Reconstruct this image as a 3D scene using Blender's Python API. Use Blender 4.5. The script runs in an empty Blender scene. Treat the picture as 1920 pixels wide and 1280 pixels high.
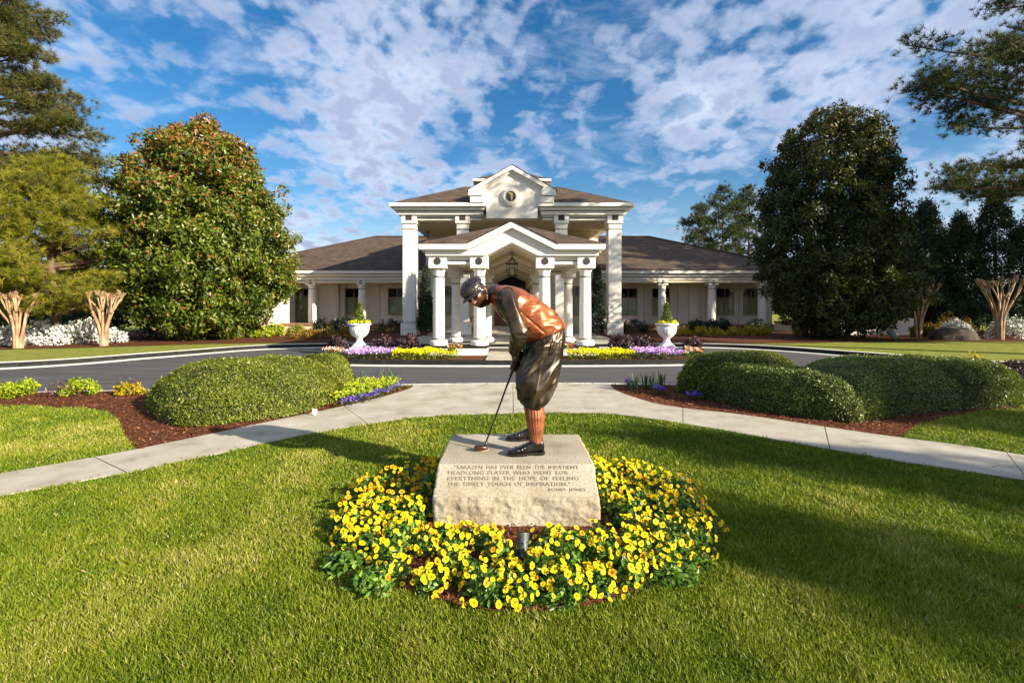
import bpy, bmesh, math, random
import numpy as np
from mathutils import Vector, Matrix, noise

random.seed(7)
RNG = np.random.default_rng(11)
R = math.radians
SC = bpy.context.scene
COL = SC.collection

# ------------------------------------------------------------------ camera, sky, sun, exposure
CAM_Z = 1.62
FPX = 907.0
HORIZON = 575.0
cam_data = bpy.data.cameras.new('camera')
cam = bpy.data.objects.new('camera', cam_data)
COL.objects.link(cam)
cam.location = (0, 0, CAM_Z)
cam.rotation_euler = (R(90), 0, 0)
cam_data.sensor_width = 36
cam_data.lens = 36 * FPX / 1920
cam_data.shift_y = -(640 - HORIZON) / 1920
cam_data.clip_start = 0.05
cam_data.clip_end = 2000
SC.camera = cam

SUN_EL = R(23.5)
SUN_AZ = R(-31.5)               # direction towards the sun, measured from +X
sun_dir = Vector((math.cos(SUN_AZ) * math.cos(SUN_EL), math.sin(SUN_AZ) * math.cos(SUN_EL), math.sin(SUN_EL)))

world = bpy.data.worlds.new('World')
SC.world = world
world.use_nodes = True
wn, wl = world.node_tree.nodes, world.node_tree.links
for n in list(wn):
    wn.remove(n)


def wnode(t, **kw):
    n = wn.new(t)
    for k, v in kw.items():
        setattr(n, k, v)
    return n


def wmath(op, a, b=None, c=None):
    n = wnode('ShaderNodeMath', operation=op)
    for i, v in enumerate((a, b, c)):
        if v is None:
            continue
        if isinstance(v, (int, float)):
            n.inputs[i].default_value = v
        else:
            wl.new(v, n.inputs[i])
    return n.outputs[0]


sky = wnode('ShaderNodeTexSky', sky_type='NISHITA', sun_disc=False)
sky.sun_elevation = SUN_EL
sky.sun_rotation = math.atan2(sun_dir.x, sun_dir.y)
sky.air_density = 1.0
sky.dust_density = 1.3
sky.ozone_density = 2.2
skysat = wnode('ShaderNodeHueSaturation')
skysat.inputs['Saturation'].default_value = 1.40
skysat.inputs['Value'].default_value = 0.76
wl.new(sky.outputs[0], skysat.inputs['Color'])
tc = wnode('ShaderNodeTexCoord')
sx = wnode('ShaderNodeSeparateXYZ')
wl.new(tc.outputs['Generated'], sx.inputs[0])
den = wmath('ADD', wmath('MAXIMUM', sx.outputs[2], 0.0), 0.30)
u = wmath('DIVIDE', sx.outputs[0], den)
v = wmath('DIVIDE', sx.outputs[1], den)
cx = wnode('ShaderNodeCombineXYZ')
wl.new(u, cx.inputs[0])
wl.new(v, cx.inputs[1])


def wnoise(scale, detail, rough, dist, loc, rotz=0.0, stretch=(1, 1, 1)):
    mp = wnode('ShaderNodeMapping')
    mp.inputs['Location'].default_value = loc
    mp.inputs['Rotation'].default_value = (0, 0, rotz)
    mp.inputs['Scale'].default_value = stretch
    wl.new(cx.outputs[0], mp.inputs[0])
    t = wnode('ShaderNodeTexNoise')
    t.inputs['Scale'].default_value = scale
    t.inputs['Detail'].default_value = detail
    t.inputs['Roughness'].default_value = rough
    t.inputs['Distortion'].default_value = dist
    wl.new(mp.outputs[0], t.inputs['Vector'])
    return t.outputs['Fac']


def wrange(x, a, b, c=0.0, d=1.0):
    m = wnode('ShaderNodeMapRange')
    m.interpolation_type = 'SMOOTHSTEP'
    wl.new(x, m.inputs[0])
    for i, q in enumerate((a, b, c, d)):
        m.inputs[i + 1].default_value = q
    return m.outputs[0]


big = wnoise(1.35, 2.0, 0.5, 0.2, (4.3, 1.2, 0), R(25), (1.0, 0.8, 1))
puff = wnoise(11.5, 4.0, 0.50, 0.15, (0.7, 4.1, 0), R(-20), (1.0, 0.85, 1))
wisp = wnoise(4.6, 5.0, 0.58, 0.35, (7.0, 2.0, 2.0), R(35), (0.8, 1.2, 1))
fine = wnoise(26.0, 4.0, 0.6, 0.3, (1.0, 9.0, 1.0))
cov = wmath('ADD', wmath('MULTIPLY', big, 0.95), wmath('MULTIPLY', puff, 1.05))
cov = wmath('ADD', cov, wmath('MULTIPLY', wisp, 0.30))
cov = wmath('ADD', cov, wmath('MULTIPLY', fine, 0.10))
mask = wrange(cov, 1.04, 1.36)
veil = wmath('MULTIPLY', wrange(wisp, 0.45, 0.75), 0.50)
mask = wmath('MAXIMUM', mask, veil)
mask = wmath('MAXIMUM', mask, wrange(sx.outputs[2], 0.0, 0.26, 0.42, 0.0))   # pale veil low in the sky, all the way round
shade = wrange(wmath('ADD', wmath('MULTIPLY', puff, 0.75), wmath('MULTIPLY', big, 0.35)), 0.44, 0.68)
cloudcol = wnode('ShaderNodeMix', data_type='RGBA')
cloudcol.inputs[6].default_value = (4.55, 5.0, 5.95, 1)       # thin bright parts
cloudcol.inputs[7].default_value = (2.15, 2.6, 3.7, 1)       # thick grey-violet parts
wl.new(shade, cloudcol.inputs[0])
mixs = wnode('ShaderNodeMix', data_type='RGBA')
wl.new(mask, mixs.inputs[0])
wl.new(skysat.outputs[0], mixs.inputs[6])
wl.new(cloudcol.outputs[2], mixs.inputs[7])
bg = wnode('ShaderNodeBackground')
bg.inputs['Strength'].default_value = 0.088
wl.new(mixs.outputs[2], bg.inputs['Color'])
wo = wnode('ShaderNodeOutputWorld')
wl.new(bg.outputs[0], wo.inputs[0])

sun_data = bpy.data.lights.new('sun', 'SUN')
sun_data.energy = 5.0
sun_data.angle = R(0.5)
sun_data.color = (1.0, 0.88, 0.70)
sun = bpy.data.objects.new('sun', sun_data)
COL.objects.link(sun)
sun.location = (30, -20, 30)
sun.rotation_euler = sun_dir.to_track_quat('Z', 'Y').to_euler()

SC.view_settings.view_transform = 'Standard'
SC.view_settings.look = 'None'
SC.view_settings.gamma = 1.0
SC.view_settings.exposure = 1.25
SC.view_settings.use_curve_mapping = False
SC.render.engine = 'CYCLES'
SC.cycles.max_bounces = 5
SC.cycles.diffuse_bounces = 3
SC.cycles.glossy_bounces = 2
SC.cycles.transmission_bounces = 4
SC.cycles.transparent_max_bounces = 8
SC.cycles.caustics_reflective = False
SC.cycles.caustics_refractive = False
SC.cycles.sample_clamp_indirect = 4
SC.cycles.use_denoising = True
SC.cycles.denoising_prefilter = 'ACCURATE'


# ------------------------------------------------------------------ small helpers
def GP(px, py, z=0.0):
    """ground point seen at a photo pixel, at height z"""
    d = FPX * (CAM_Z - z) / (py - HORIZON)
    return ((px - 960) / FPX * d, d)


def PX(px, d):
    return (px - 960) / FPX * d


def tag(o, label=None, cat=None, group=None, kind=None):
    if label:
        o['label'] = label
    if cat:
        o['category'] = cat
    if group:
        o['group'] = group
    if kind:
        o['kind'] = kind
    return o


def link(o, parent=None):
    COL.objects.link(o)
    if parent is not None:
        o.parent = parent
    return o


def empty(name, loc, label, cat, group=None, rz=0.0):
    o = bpy.data.objects.new(name, None)
    o.empty_display_size = 0.1
    o.location = loc
    o.rotation_euler = (0, 0, rz)
    link(o)
    return tag(o, label, cat, group)


def mobj(name, me, mat=None, parent=None, loc=None, smooth=False):
    o = bpy.data.objects.new(name, me)
    if mat is not None and not me.materials:
        for m in (mat if isinstance(mat, (list, tuple)) else [mat]):
            me.materials.append(m)
    if loc is not None:
        o.location = loc
    if smooth:
        me.polygons.foreach_set('use_smooth', np.ones(len(me.polygons), dtype=bool))
    return link(o, parent)


def np_mesh(name, verts, tris, tint=None):
    me = bpy.data.meshes.new(name)
    verts = np.ascontiguousarray(verts, dtype=np.float32)
    tris = np.ascontiguousarray(tris, dtype=np.int32)
    k = tris.shape[1]
    me.vertices.add(len(verts))
    me.vertices.foreach_set('co', verts.ravel())
    me.loops.add(tris.size)
    me.loops.foreach_set('vertex_index', tris.ravel())
    me.polygons.add(len(tris))
    me.polygons.foreach_set('loop_start', np.arange(0, tris.size, k, dtype=np.int32))
    me.update(calc_edges=True)
    if tint is not None:
        a = me.attributes.new('tint', 'FLOAT', 'POINT')
        a.data.foreach_set('value', np.ascontiguousarray(tint, dtype=np.float32))
    return me


class MB:
    """collects simple solids; build() links them as one mesh object"""

    def __init__(self):
        self.v, self.f, self.m = [], [], []

    def add(self, verts, faces, mi=0):
        b = len(self.v)
        self.v += [tuple(p) for p in verts]
        self.f += [tuple(i + b for i in fc) for fc in faces]
        self.m += [mi] * len(faces)
        return self

    def box(self, x0, x1, y0, y1, z0, z1, mi=0):
        x0, x1 = min(x0, x1), max(x0, x1)
        y0, y1 = min(y0, y1), max(y0, y1)
        vs = [(x0, y0, z0), (x1, y0, z0), (x1, y1, z0), (x0, y1, z0), (x0, y0, z1), (x1, y0, z1), (x1, y1, z1), (x0, y1, z1)]
        fs = [(0, 3, 2, 1), (4, 5, 6, 7), (0, 1, 5, 4), (1, 2, 6, 5), (2, 3, 7, 6), (3, 0, 4, 7)]
        return self.add(vs, fs, mi)

    def prism_y(self, poly, y0, y1, mi=0):
        """poly in (x,z), counter-clockwise seen from -Y; extruded y0..y1"""
        n = len(poly)
        vs = [(x, y0, z) for x, z in poly] + [(x, y1, z) for x, z in poly]
        fs = [tuple(range(n)), tuple(range(2 * n - 1, n - 1, -1))]
        fs += [(i, i + n, (i + 1) % n + n, (i + 1) % n) for i in range(n)]
        return self.add(vs, fs, mi)

    def prism_z(self, poly, z0, z1, mi=0):
        n = len(poly)
        vs = [(x, y, z0) for x, y in poly] + [(x, y, z1) for x, y in poly]
        fs = [tuple(range(n - 1, -1, -1)), tuple(range(n, 2 * n))]
        fs += [(i, (i + 1) % n, (i + 1) % n + n, i + n) for i in range(n)]
        return self.add(vs, fs, mi)

    def strip(self, a, b, mi=0):
        """quads between two point lists"""
        n = len(a)
        return self.add(list(a) + list(b), [(i, i + 1, n + i + 1, n + i) for i in range(n - 1)], mi)

    def lathe(self, prof, cx=0, cy=0, seg=24, mi=0, flute=None):
        """prof: list of (r, z) bottom to top"""
        b = len(prof)
        vs, fs = [], []
        for r, z in prof:
            for k in range(seg):
                a = 2 * math.pi * k / seg
                rr = r * (flute(a, z) if flute else 1.0)
                vs.append((cx + rr * math.cos(a), cy + rr * math.sin(a), z))
        for i in range(b - 1):
            for k in range(seg):
                k2 = (k + 1) % seg
                fs.append((i * seg + k, i * seg + k2, (i + 1) * seg + k2, (i + 1) * seg + k))
        fs.append(tuple(range(seg - 1, -1, -1)))
        fs.append(tuple(range((b - 1) * seg, b * seg)))
        return self.add(vs, fs, mi)

    def disc_y(self, x, y, z, r, t, seg=20, mi=0):
        """short cylinder with its axis along Y, front at y-t"""
        vs, n = [], seg
        for yy in (y - t, y):
            for k in range(n):
                a = 2 * math.pi * k / n
                vs.append((x + r * math.cos(a), yy, z + r * math.sin(a)))
        fs = [tuple(range(n)), tuple(range(2 * n - 1, n - 1, -1))]
        fs += [(k, k + n, (k + 1) % n + n, (k + 1) % n) for k in range(n)]
        return self.add(vs, fs, mi)

    def tube(self, pts, rads, seg=8, mi=0):
        pts = [Vector(p) for p in pts]
        if isinstance(rads, (int, float)):
            rads = [rads] * len(pts)
        vs, fs = [], []
        ref = None
        for i, p in enumerate(pts):
            t = (pts[min(i + 1, len(pts) - 1)] - pts[max(i - 1, 0)])
            if t.length < 1e-9:
                t = Vector((0, 0, 1))
            t.normalize()
            if ref is None:
                ref = t.orthogonal().normalized()
            ref = (ref - t * ref.dot(t))
            ref = ref.normalized() if ref.length > 1e-6 else t.orthogonal().normalized()
            w = t.cross(ref)
            for k in range(seg):
                a = 2 * math.pi * k / seg
                vs.append(p + (ref * math.cos(a) + w * math.sin(a)) * rads[i])
        n = len(pts)
        for i in range(n - 1):
            for k in range(seg):
                k2 = (k + 1) % seg
                fs.append((i * seg + k, i * seg + k2, (i + 1) * seg + k2, (i + 1) * seg + k))
        fs.append(tuple(range(seg - 1, -1, -1)))
        fs.append(tuple(range((n - 1) * seg, n * seg)))
        return self.add(vs, fs, mi)

    def mesh(self, name):
        me = bpy.data.meshes.new(name)
        me.from_pydata(self.v, [], self.f)
        if any(self.m):
            me.polygons.foreach_set('material_index', np.array(self.m, dtype=np.int32))
        me.update()
        return me

    def build(self, name, mat, parent=None, smooth=False, bevel=0.0):
        o = mobj(name, self.mesh(name), mat, parent, smooth=smooth)
        if bevel:
            b = o.modifiers.new('bevel', 'BEVEL')
            b.width = bevel
            b.segments = 2
            b.limit_method = 'ANGLE'
        return o


def catmull(pts, n=8, closed=False):
    pts = [np.array(p, dtype=float) for p in pts]
    out = []
    N = len(pts)
    rng = range(N if closed else N - 1)
    for i in rng:
        if closed:
            p0, p1, p2, p3 = pts[(i - 1) % N], pts[i], pts[(i + 1) % N], pts[(i + 2) % N]
        else:
            p0, p1, p2, p3 = pts[max(i - 1, 0)], pts[i], pts[i + 1], pts[min(i + 2, N - 1)]
        for k in range(n):
            t = k / n
            out.append(0.5 * ((2 * p1) + (-p0 + p2) * t + (2 * p0 - 5 * p1 + 4 * p2 - p3) * t * t + (-p0 + 3 * p1 - 3 * p2 + p3) * t ** 3))
    if not closed:
        out.append(pts[-1])
    return out


def in_poly(X, Y, poly):
    inside = np.zeros(len(X), dtype=bool)
    n = len(poly)
    for i in range(n):
        x0, y0 = poly[i][0], poly[i][1]
        x1, y1 = poly[(i + 1) % n][0], poly[(i + 1) % n][1]
        if y0 == y1:
            continue
        c = ((y0 > Y) != (y1 > Y)) & (X < (x1 - x0) * (Y - y0) / (y1 - y0) + x0)
        inside ^= c
    return inside


def sheet(name, poly, z, mat, kind='structure', parent=None):
    bm = bmesh.new()
    vs = [bm.verts.new((p[0], p[1], z)) for p in poly]
    f = bm.faces.new(vs)
    f.normal_update()
    if f.normal.z < 0:
        f.normal_flip()
    bmesh.ops.triangulate(bm, faces=[f])
    me = bpy.data.meshes.new(name)
    bm.to_mesh(me)
    bm.free()
    o = mobj(name, me, mat, parent)
    if kind and parent is None:
        o['kind'] = kind
    return o


# ------------------------------------------------------------------ materials
def new_mat(name):
    m = bpy.data.materials.new(name)
    m.use_nodes = True
    nt = m.node_tree
    return m, nt.nodes, nt.links, nt.nodes['Principled BSDF']


def ramp(nodes, links, fac, stops):
    r = nodes.new('ShaderNodeValToRGB')
    e = r.color_ramp.elements
    while len(e) < len(stops):
        e.new(0.5)
    for el, (p, c) in zip(e, stops):
        el.position = p
        el.color = (*c, 1)
    links.new(fac, r.inputs[0])
    return r.outputs[0]


def surf(name, c1, c2=None, scale=5.0, detail=5.0, rough=0.6, bump=0.0, bscale=None, metal=0.0, spec=0.5, stops=None, stretch=None, coat=0.0, rvar=0.0, lo=0.35, hi=0.65):
    """noise-mottled procedural surface"""
    m, N, L, P = new_mat(name)
    c2 = c2 or c1
    tcn = N.new('ShaderNodeTexCoord')
    mp = N.new('ShaderNodeMapping')
    if stretch:
        mp.inputs['Scale'].default_value = stretch
    L.new(tcn.outputs['Object'], mp.inputs[0])
    t = N.new('ShaderNodeTexNoise')
    t.inputs['Scale'].default_value = scale
    t.inputs['Detail'].default_value = detail
    t.inputs['Roughness'].default_value = 0.6
    L.new(mp.outputs[0], t.inputs['Vector'])
    L.new(ramp(N, L, t.outputs['Fac'], stops or [(lo, c1), (hi, c2)]), P.inputs['Base Color'])
    P.inputs['Roughness'].default_value = rough
    P.inputs['Metallic'].default_value = metal
    P.inputs['Specular IOR Level'].default_value = spec
    if rvar:
        mr = N.new('ShaderNodeMapRange')
        L.new(t.outputs['Fac'], mr.inputs[0])
        mr.inputs[1].default_value, mr.inputs[2].default_value = 0.3, 0.7
        mr.inputs[3].default_value, mr.inputs[4].default_value = rough - rvar, rough + rvar
        L.new(mr.outputs[0], P.inputs['Roughness'])
    if coat:
        P.inputs['Coat Weight'].default_value = coat
    if bump:
        t2 = N.new('ShaderNodeTexNoise')
        t2.inputs['Scale'].default_value = bscale or scale * 4
        t2.inputs['Detail'].default_value = 6
        L.new(mp.outputs[0], t2.inputs['Vector'])
        b = N.new('ShaderNodeBump')
        b.inputs['Strength'].default_value = bump
        b.inputs['Distance'].default_value = 0.02
        L.new(t2.outputs['Fac'], b.inputs['Height'])
        L.new(b.outputs[0], P.inputs['Normal'])
    return m


def leafmat(name, stops, rough=0.45, trans=0.25, spec=0.4, tcol=None):
    """foliage: colour of each leaf from its own 'tint' value"""
    m, N, L, P = new_mat(name)
    a = N.new('ShaderNodeAttribute')
    a.attribute_name = 'tint'
    col = ramp(N, L, a.outputs['Fac'], stops)
    L.new(col, P.inputs['Base Color'])
    P.inputs['Roughness'].default_value = rough
    P.inputs['Specular IOR Level'].default_value = spec
    if trans:
        tr = N.new('ShaderNodeBsdfTranslucent')
        g = N.new('ShaderNodeMix')
        g.data_type = 'RGBA'
        g.inputs[0].default_value = 0.4
        L.new(col, g.inputs[6])
        g.inputs[7].default_value = (*(tcol or (0.25, 0.35, 0.03)), 1)
        L.new(g.outputs[2], tr.inputs[0])
        mx = N.new('ShaderNodeMixShader')
        mx.inputs[0].default_value = trans
        L.new(P.outputs[0], mx.inputs[1])
        L.new(tr.outputs[0], mx.inputs[2])
        L.new(mx.outputs[0], N['Material Output'].inputs[0])
    return m


M = {}
M['lawn'] = surf('lawn', (0.030, 0.060, 0.006), (0.075, 0.105, 0.016), scale=9, detail=8, rough=0.9, bump=0.9, bscale=160, spec=0.15,
                 stops=[(0.30, (0.036, 0.066, 0.005)), (0.52, (0.070, 0.100, 0.010)), (0.70, (0.135, 0.130, 0.032))])
M['verge'] = surf('verge_grass', (0.1, 0.13, 0.02), scale=5, detail=8, rough=0.9, bump=0.6, bscale=90, spec=0.1,
                  stops=[(0.3, (0.13, 0.165, 0.022)), (0.55, (0.22, 0.235, 0.045)), (0.75, (0.30, 0.27, 0.085))])
M['far_ground'] = surf('far_ground', (0.04, 0.055, 0.012), (0.07, 0.08, 0.02), scale=0.4, rough=0.95, spec=0.1)
M['asphalt'] = surf('asphalt', (0.050, 0.050, 0.055), (0.10, 0.098, 0.098), scale=2.2, detail=12, rough=0.85, bump=0.5, bscale=120, spec=0.3, stretch=(0.22, 1.5, 1), lo=0.32, hi=0.68)
M['concrete'] = surf('concrete', (0.36, 0.335, 0.29), (0.50, 0.47, 0.41), scale=2.2, detail=9, rough=0.85, bump=0.3, bscale=70, spec=0.25,
                     stops=[(0.30, (0.25, 0.215, 0.16)), (0.45, (0.37, 0.335, 0.265)), (0.58, (0.41, 0.375, 0.305)), (0.74, (0.50, 0.46, 0.38))])
M['gutter'] = surf('gutter_concrete', (0.55, 0.53, 0.48), (0.72, 0.70, 0.64), scale=4, rough=0.8, spec=0.2)
M['kerb_black'] = surf('kerb_black_paint', (0.007, 0.008, 0.008), (0.020, 0.022, 0.020), scale=6, rough=0.75, bump=0.1, spec=0.2)
M['mulch'] = surf('mulch', (0.050, 0.018, 0.009), (0.165, 0.062, 0.030), scale=26, detail=8, rough=0.95, bump=1.0, bscale=60, spec=0.1)
M['mulch_chip'] = leafmat('mulch_chip', [(0.0, (0.050, 0.014, 0.006)), (0.6, (0.20, 0.066, 0.026)), (1.0, (0.40, 0.22, 0.12))], rough=0.9, trans=0, spec=0.15)
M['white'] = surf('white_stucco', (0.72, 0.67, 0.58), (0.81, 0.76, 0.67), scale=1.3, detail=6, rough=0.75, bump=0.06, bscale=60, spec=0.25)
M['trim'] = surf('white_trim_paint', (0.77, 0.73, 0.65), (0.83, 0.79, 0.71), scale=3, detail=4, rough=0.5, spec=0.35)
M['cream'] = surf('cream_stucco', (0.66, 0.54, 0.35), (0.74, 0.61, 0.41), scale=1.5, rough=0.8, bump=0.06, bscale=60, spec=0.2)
M['reveal'] = surf('dark_reveal', (0.025, 0.018, 0.014), (0.04, 0.03, 0.024), scale=5, rough=0.7)
M['dark_metal'] = surf('black_iron', (0.012, 0.011, 0.010), (0.03, 0.027, 0.022), scale=20, rough=0.45, metal=0.4)
M['soffit'] = surf('soffit', (0.70, 0.60, 0.43), (0.76, 0.66, 0.48), scale=1.0, rough=0.8, spec=0.2)
M['brick'] = surf('brick_base', (0.20, 0.085, 0.05), (0.30, 0.14, 0.085), scale=7, rough=0.85, bump=0.3)
M['stone_step'] = surf('step_stone', (0.42, 0.37, 0.28), (0.55, 0.49, 0.38), scale=3, rough=0.85, bump=0.2)
M['frame'] = surf('window_frame_paint', (0.40, 0.32, 0.17), (0.46, 0.37, 0.21), scale=5, rough=0.5)
M['curtain'] = surf('curtain_cloth', (0.60, 0.62, 0.40), (0.72, 0.73, 0.50), scale=2, rough=0.9, stretch=(6, 6, 0.3))
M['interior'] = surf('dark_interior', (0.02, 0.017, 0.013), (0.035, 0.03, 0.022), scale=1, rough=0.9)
M['door_wood'] = surf('door_wood', (0.17, 0.050, 0.022), (0.26, 0.085, 0.035), scale=3, rough=0.4, stretch=(6, 6, 0.6), spec=0.5)
M['urn'] = surf('urn_white', (0.70, 0.71, 0.73), (0.80, 0.81, 0.82), scale=5, rough=0.5, bump=0.05)
M['gold'] = surf('gold_leaf', (0.75, 0.52, 0.12), (0.85, 0.62, 0.2), scale=8, rough=0.35, metal=0.9)
M['bark_pine'] = surf('pine_bark', (0.09, 0.055, 0.035), (0.20, 0.125, 0.08), scale=6, rough=0.9, bump=0.6, stretch=(1, 1, 0.35))
M['bark_dark'] = surf('dark_bark', (0.045, 0.033, 0.024), (0.09, 0.068, 0.05), scale=7, rough=0.9, bump=0.5, stretch=(1, 1, 0.35))
M['bark_tan'] = surf('crape_bark', (0.20, 0.115, 0.062), (0.50, 0.33, 0.19), scale=9, detail=8, rough=0.75, bump=0.6, bscale=25, stretch=(1, 1, 0.3))
M['rock'] = surf('boulder_rock', (0.024, 0.017, 0.012), (0.070, 0.050, 0.035), scale=4, rough=0.9, bump=0.5, bscale=14)
M['plastic_white'] = surf('white_plastic', (0.75, 0.75, 0.73), (0.82, 0.82, 0.8), scale=5, rough=0.4)


def shingle_mat():
    m, N, L, P = new_mat('roof_shingles')
    tcn = N.new('ShaderNodeTexCoord')
    mp = N.new('ShaderNodeMapping')
    mp.inputs['Scale'].default_value = (1, 1, 1)
    L.new(tcn.outputs['UV'], mp.inputs[0])
    b = N.new('ShaderNodeTexBrick')
    b.inputs['Scale'].default_value = 1.0
    b.inputs['Brick Width'].default_value = 0.34
    b.inputs['Row Height'].default_value = 0.16
    b.inputs['Mortar Size'].default_value = 0.012
    b.inputs['Color1'].default_value = (0.066, 0.048, 0.036, 1)
    b.inputs['Color2'].default_value = (0.118, 0.090, 0.067, 1)
    b.inputs['Mortar'].default_value = (0.06, 0.04, 0.028, 1)
    L.new(mp.outputs[0], b.inputs['Vector'])
    t = N.new('ShaderNodeTexNoise')
    t.inputs['Scale'].default_value = 1.6
    t.inputs['Detail'].default_value = 8
    L.new(mp.outputs[0], t.inputs['Vector'])
    mx = N.new('ShaderNodeMix')
    mx.data_type = 'RGBA'
    mx.blend_type = 'MULTIPLY'
    mx.inputs[0].default_value = 0.55
    L.new(b.outputs['Color'], mx.inputs[6])
    L.new(ramp(N, L, t.outputs['Fac'], [(0.3, (0.55, 0.5, 0.5)), (0.7, (1.2, 1.1, 1.0))]), mx.inputs[7])
    L.new(mx.outputs[2], P.inputs['Base Color'])
    P.inputs['Roughness'].default_value = 0.9
    P.inputs['Specular IOR Level'].default_value = 0.2
    bp = N.new('ShaderNodeBump')
    bp.inputs['Strength'].default_value = 0.5
    bp.inputs['Distance'].default_value = 0.02
    L.new(b.outputs['Fac'], bp.inputs['Height'])
    bp.invert = True
    L.new(bp.outputs[0], P.inputs['Normal'])
    return m


M['shingle'] = shingle_mat()


def glass_mat():
    m, N, L, P = new_mat('window_glass')
    tr = N.new('ShaderNodeBsdfTransparent')
    tr.inputs[0].default_value = (0.86, 0.90, 0.84, 1)
    gl = N.new('ShaderNodeBsdfGlossy')
    gl.inputs['Roughness'].default_value = 0.03
    fr = N.new('ShaderNodeFresnel')
    fr.inputs[0].default_value = 1.5
    mx = N.new('ShaderNodeMixShader')
    L.new(fr.outputs[0], mx.inputs[0])
    L.new(tr.outputs[0], mx.inputs[1])
    L.new(gl.outputs[0], mx.inputs[2])
    L.new(mx.outputs[0], N['Material Output'].inputs[0])
    return m


M['glass'] = glass_mat()
M['magnolia'] = leafmat('magnolia_leaf', [(0.0, (0.018, 0.042, 0.004)), (0.45, (0.088, 0.130, 0.010)), (0.72, (0.205, 0.225, 0.024)), (0.80, (0.19, 0.090, 0.018)), (1.0, (0.24, 0.085, 0.018))], rough=0.36, trans=0.15, spec=0.45)
M['magnolia_shade'] = leafmat('magnolia_leaf_painted_shade', [(0.0, (0.016, 0.026, 0.005)), (0.5, (0.046, 0.058, 0.010)), (0.75, (0.078, 0.076, 0.012)), (1.0, (0.13, 0.058, 0.016))], rough=0.45, trans=0.10, spec=0.3)  # magnolia leaf colours darkened to stand in for shade on the right tree
M['needle_gold'] = leafmat('pine_needle_yellowgreen', [(0.0, (0.085, 0.105, 0.008)), (0.5, (0.225, 0.225, 0.014)), (1.0, (0.38, 0.30, 0.03))], rough=0.6, trans=0.3)
M['needle'] = leafmat('pine_needle_olive', [(0.0, (0.034, 0.044, 0.008)), (0.5, (0.090, 0.090, 0.014)), (1.0, (0.18, 0.135, 0.03))], rough=0.6, trans=0.25)
M['needle_dark'] = leafmat('pine_needle_dark', [(0.0, (0.014, 0.025, 0.008)), (0.6, (0.036, 0.050, 0.013)), (1.0, (0.075, 0.075, 0.020))], rough=0.6, trans=0.2)
M['cypress'] = leafmat('cypress_leaf', [(0.0, (0.008, 0.018, 0.007)), (0.6, (0.020, 0.042, 0.012)), (1.0, (0.045, 0.072, 0.018))], rough=0.6, trans=0.12)
M['boxleaf'] = leafmat('hedge_leaf', [(0.0, (0.030, 0.056, 0.004)), (0.35, (0.085, 0.120, 0.007)), (0.75, (0.205, 0.240, 0.016)), (1.0, (0.38, 0.35, 0.06))], rough=0.38, trans=0.22, spec=0.5)
M['boxleaf_dark'] = leafmat('hedge_leaf_deep', [(0.0, (0.024, 0.048, 0.007)), (0.4, (0.085, 0.125, 0.014)), (0.8, (0.19, 0.225, 0.026)), (1.0, (0.34, 0.34, 0.10))], rough=0.36, trans=0.2, spec=0.5)
M['hedge_core'] = surf('hedge_twigs', (0.012, 0.014, 0.004), (0.026, 0.030, 0.007), scale=20, rough=0.95, bump=0.5)
M['grass'] = leafmat('grass_blade', [(0.0, (0.060, 0.115, 0.004)), (0.45, (0.160, 0.225, 0.008)), (0.8, (0.300, 0.310, 0.024)), (1.0, (0.50, 0.43, 0.17))], rough=0.55, trans=0.30, spec=0.3)
M['pansy_leaf'] = leafmat('pansy_leaf', [(0.0, (0.022, 0.065, 0.006)), (0.6, (0.085, 0.190, 0.016)), (1.0, (0.22, 0.33, 0.04))], rough=0.4, trans=0.2, spec=0.4)
M['pansy'] = leafmat('pansy_petal', [(0.0, (0.10, 0.02, 0.004)), (0.14, (0.55, 0.20, 0.005)), (0.30, (0.76, 0.52, 0.004)), (0.7, (0.80, 0.66, 0.006)), (1.0, (0.84, 0.76, 0.02))], rough=0.6, trans=0.25, tcol=(0.8, 0.65, 0.01), spec=0.2)
M['pansy_gold'] = leafmat('pansy_petal_gold', [(0.0, (0.16, 0.03, 0.004)), (0.25, (0.55, 0.20, 0.004)), (0.5, (0.72, 0.36, 0.004)), (1.0, (0.78, 0.52, 0.006))], rough=0.6, trans=0.25, tcol=(0.8, 0.45, 0.01), spec=0.2)
M['lime_leaf'] = leafmat('lime_leaf', [(0.0, (0.10, 0.17, 0.006)), (0.5, (0.30, 0.40, 0.010)), (1.0, (0.55, 0.56, 0.02))], rough=0.5, trans=0.3)
M['gold_leaf'] = leafmat('gold_leaf', [(0.0, (0.10, 0.08, 0.006)), (0.5, (0.42, 0.34, 0.010)), (1.0, (0.66, 0.50, 0.02))], rough=0.5, trans=0.3, tcol=(0.5, 0.4, 0.02))
M['amber_leaf'] = leafmat('amber_leaf', [(0.0, (0.06, 0.035, 0.006)), (0.5, (0.22, 0.14, 0.012)), (1.0, (0.42, 0.25, 0.02))], rough=0.5, trans=0.25, tcol=(0.4, 0.25, 0.02))
M['purple_leaf'] = leafmat('purple_leaf', [(0.0, (0.012, 0.007, 0.010)), (0.6, (0.055, 0.026, 0.030)), (1.0, (0.20, 0.11, 0.12))], rough=0.4, trans=0.12, tcol=(0.15, 0.03, 0.06), spec=0.5)
M['dark_leaf'] = leafmat('dark_leaf', [(0.0, (0.008, 0.012, 0.008)), (0.7, (0.022, 0.032, 0.016)), (1.0, (0.06, 0.065, 0.03))], rough=0.4, trans=0.1)
M['azalea'] = leafmat('azalea_white', [(0.0, (0.05, 0.09, 0.015)), (0.22, (0.12, 0.17, 0.03)), (0.25, (0.70, 0.70, 0.68)), (1.0, (0.84, 0.84, 0.82))], rough=0.6, trans=0.2, tcol=(0.6, 0.62, 0.5), spec=0.2)
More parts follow.
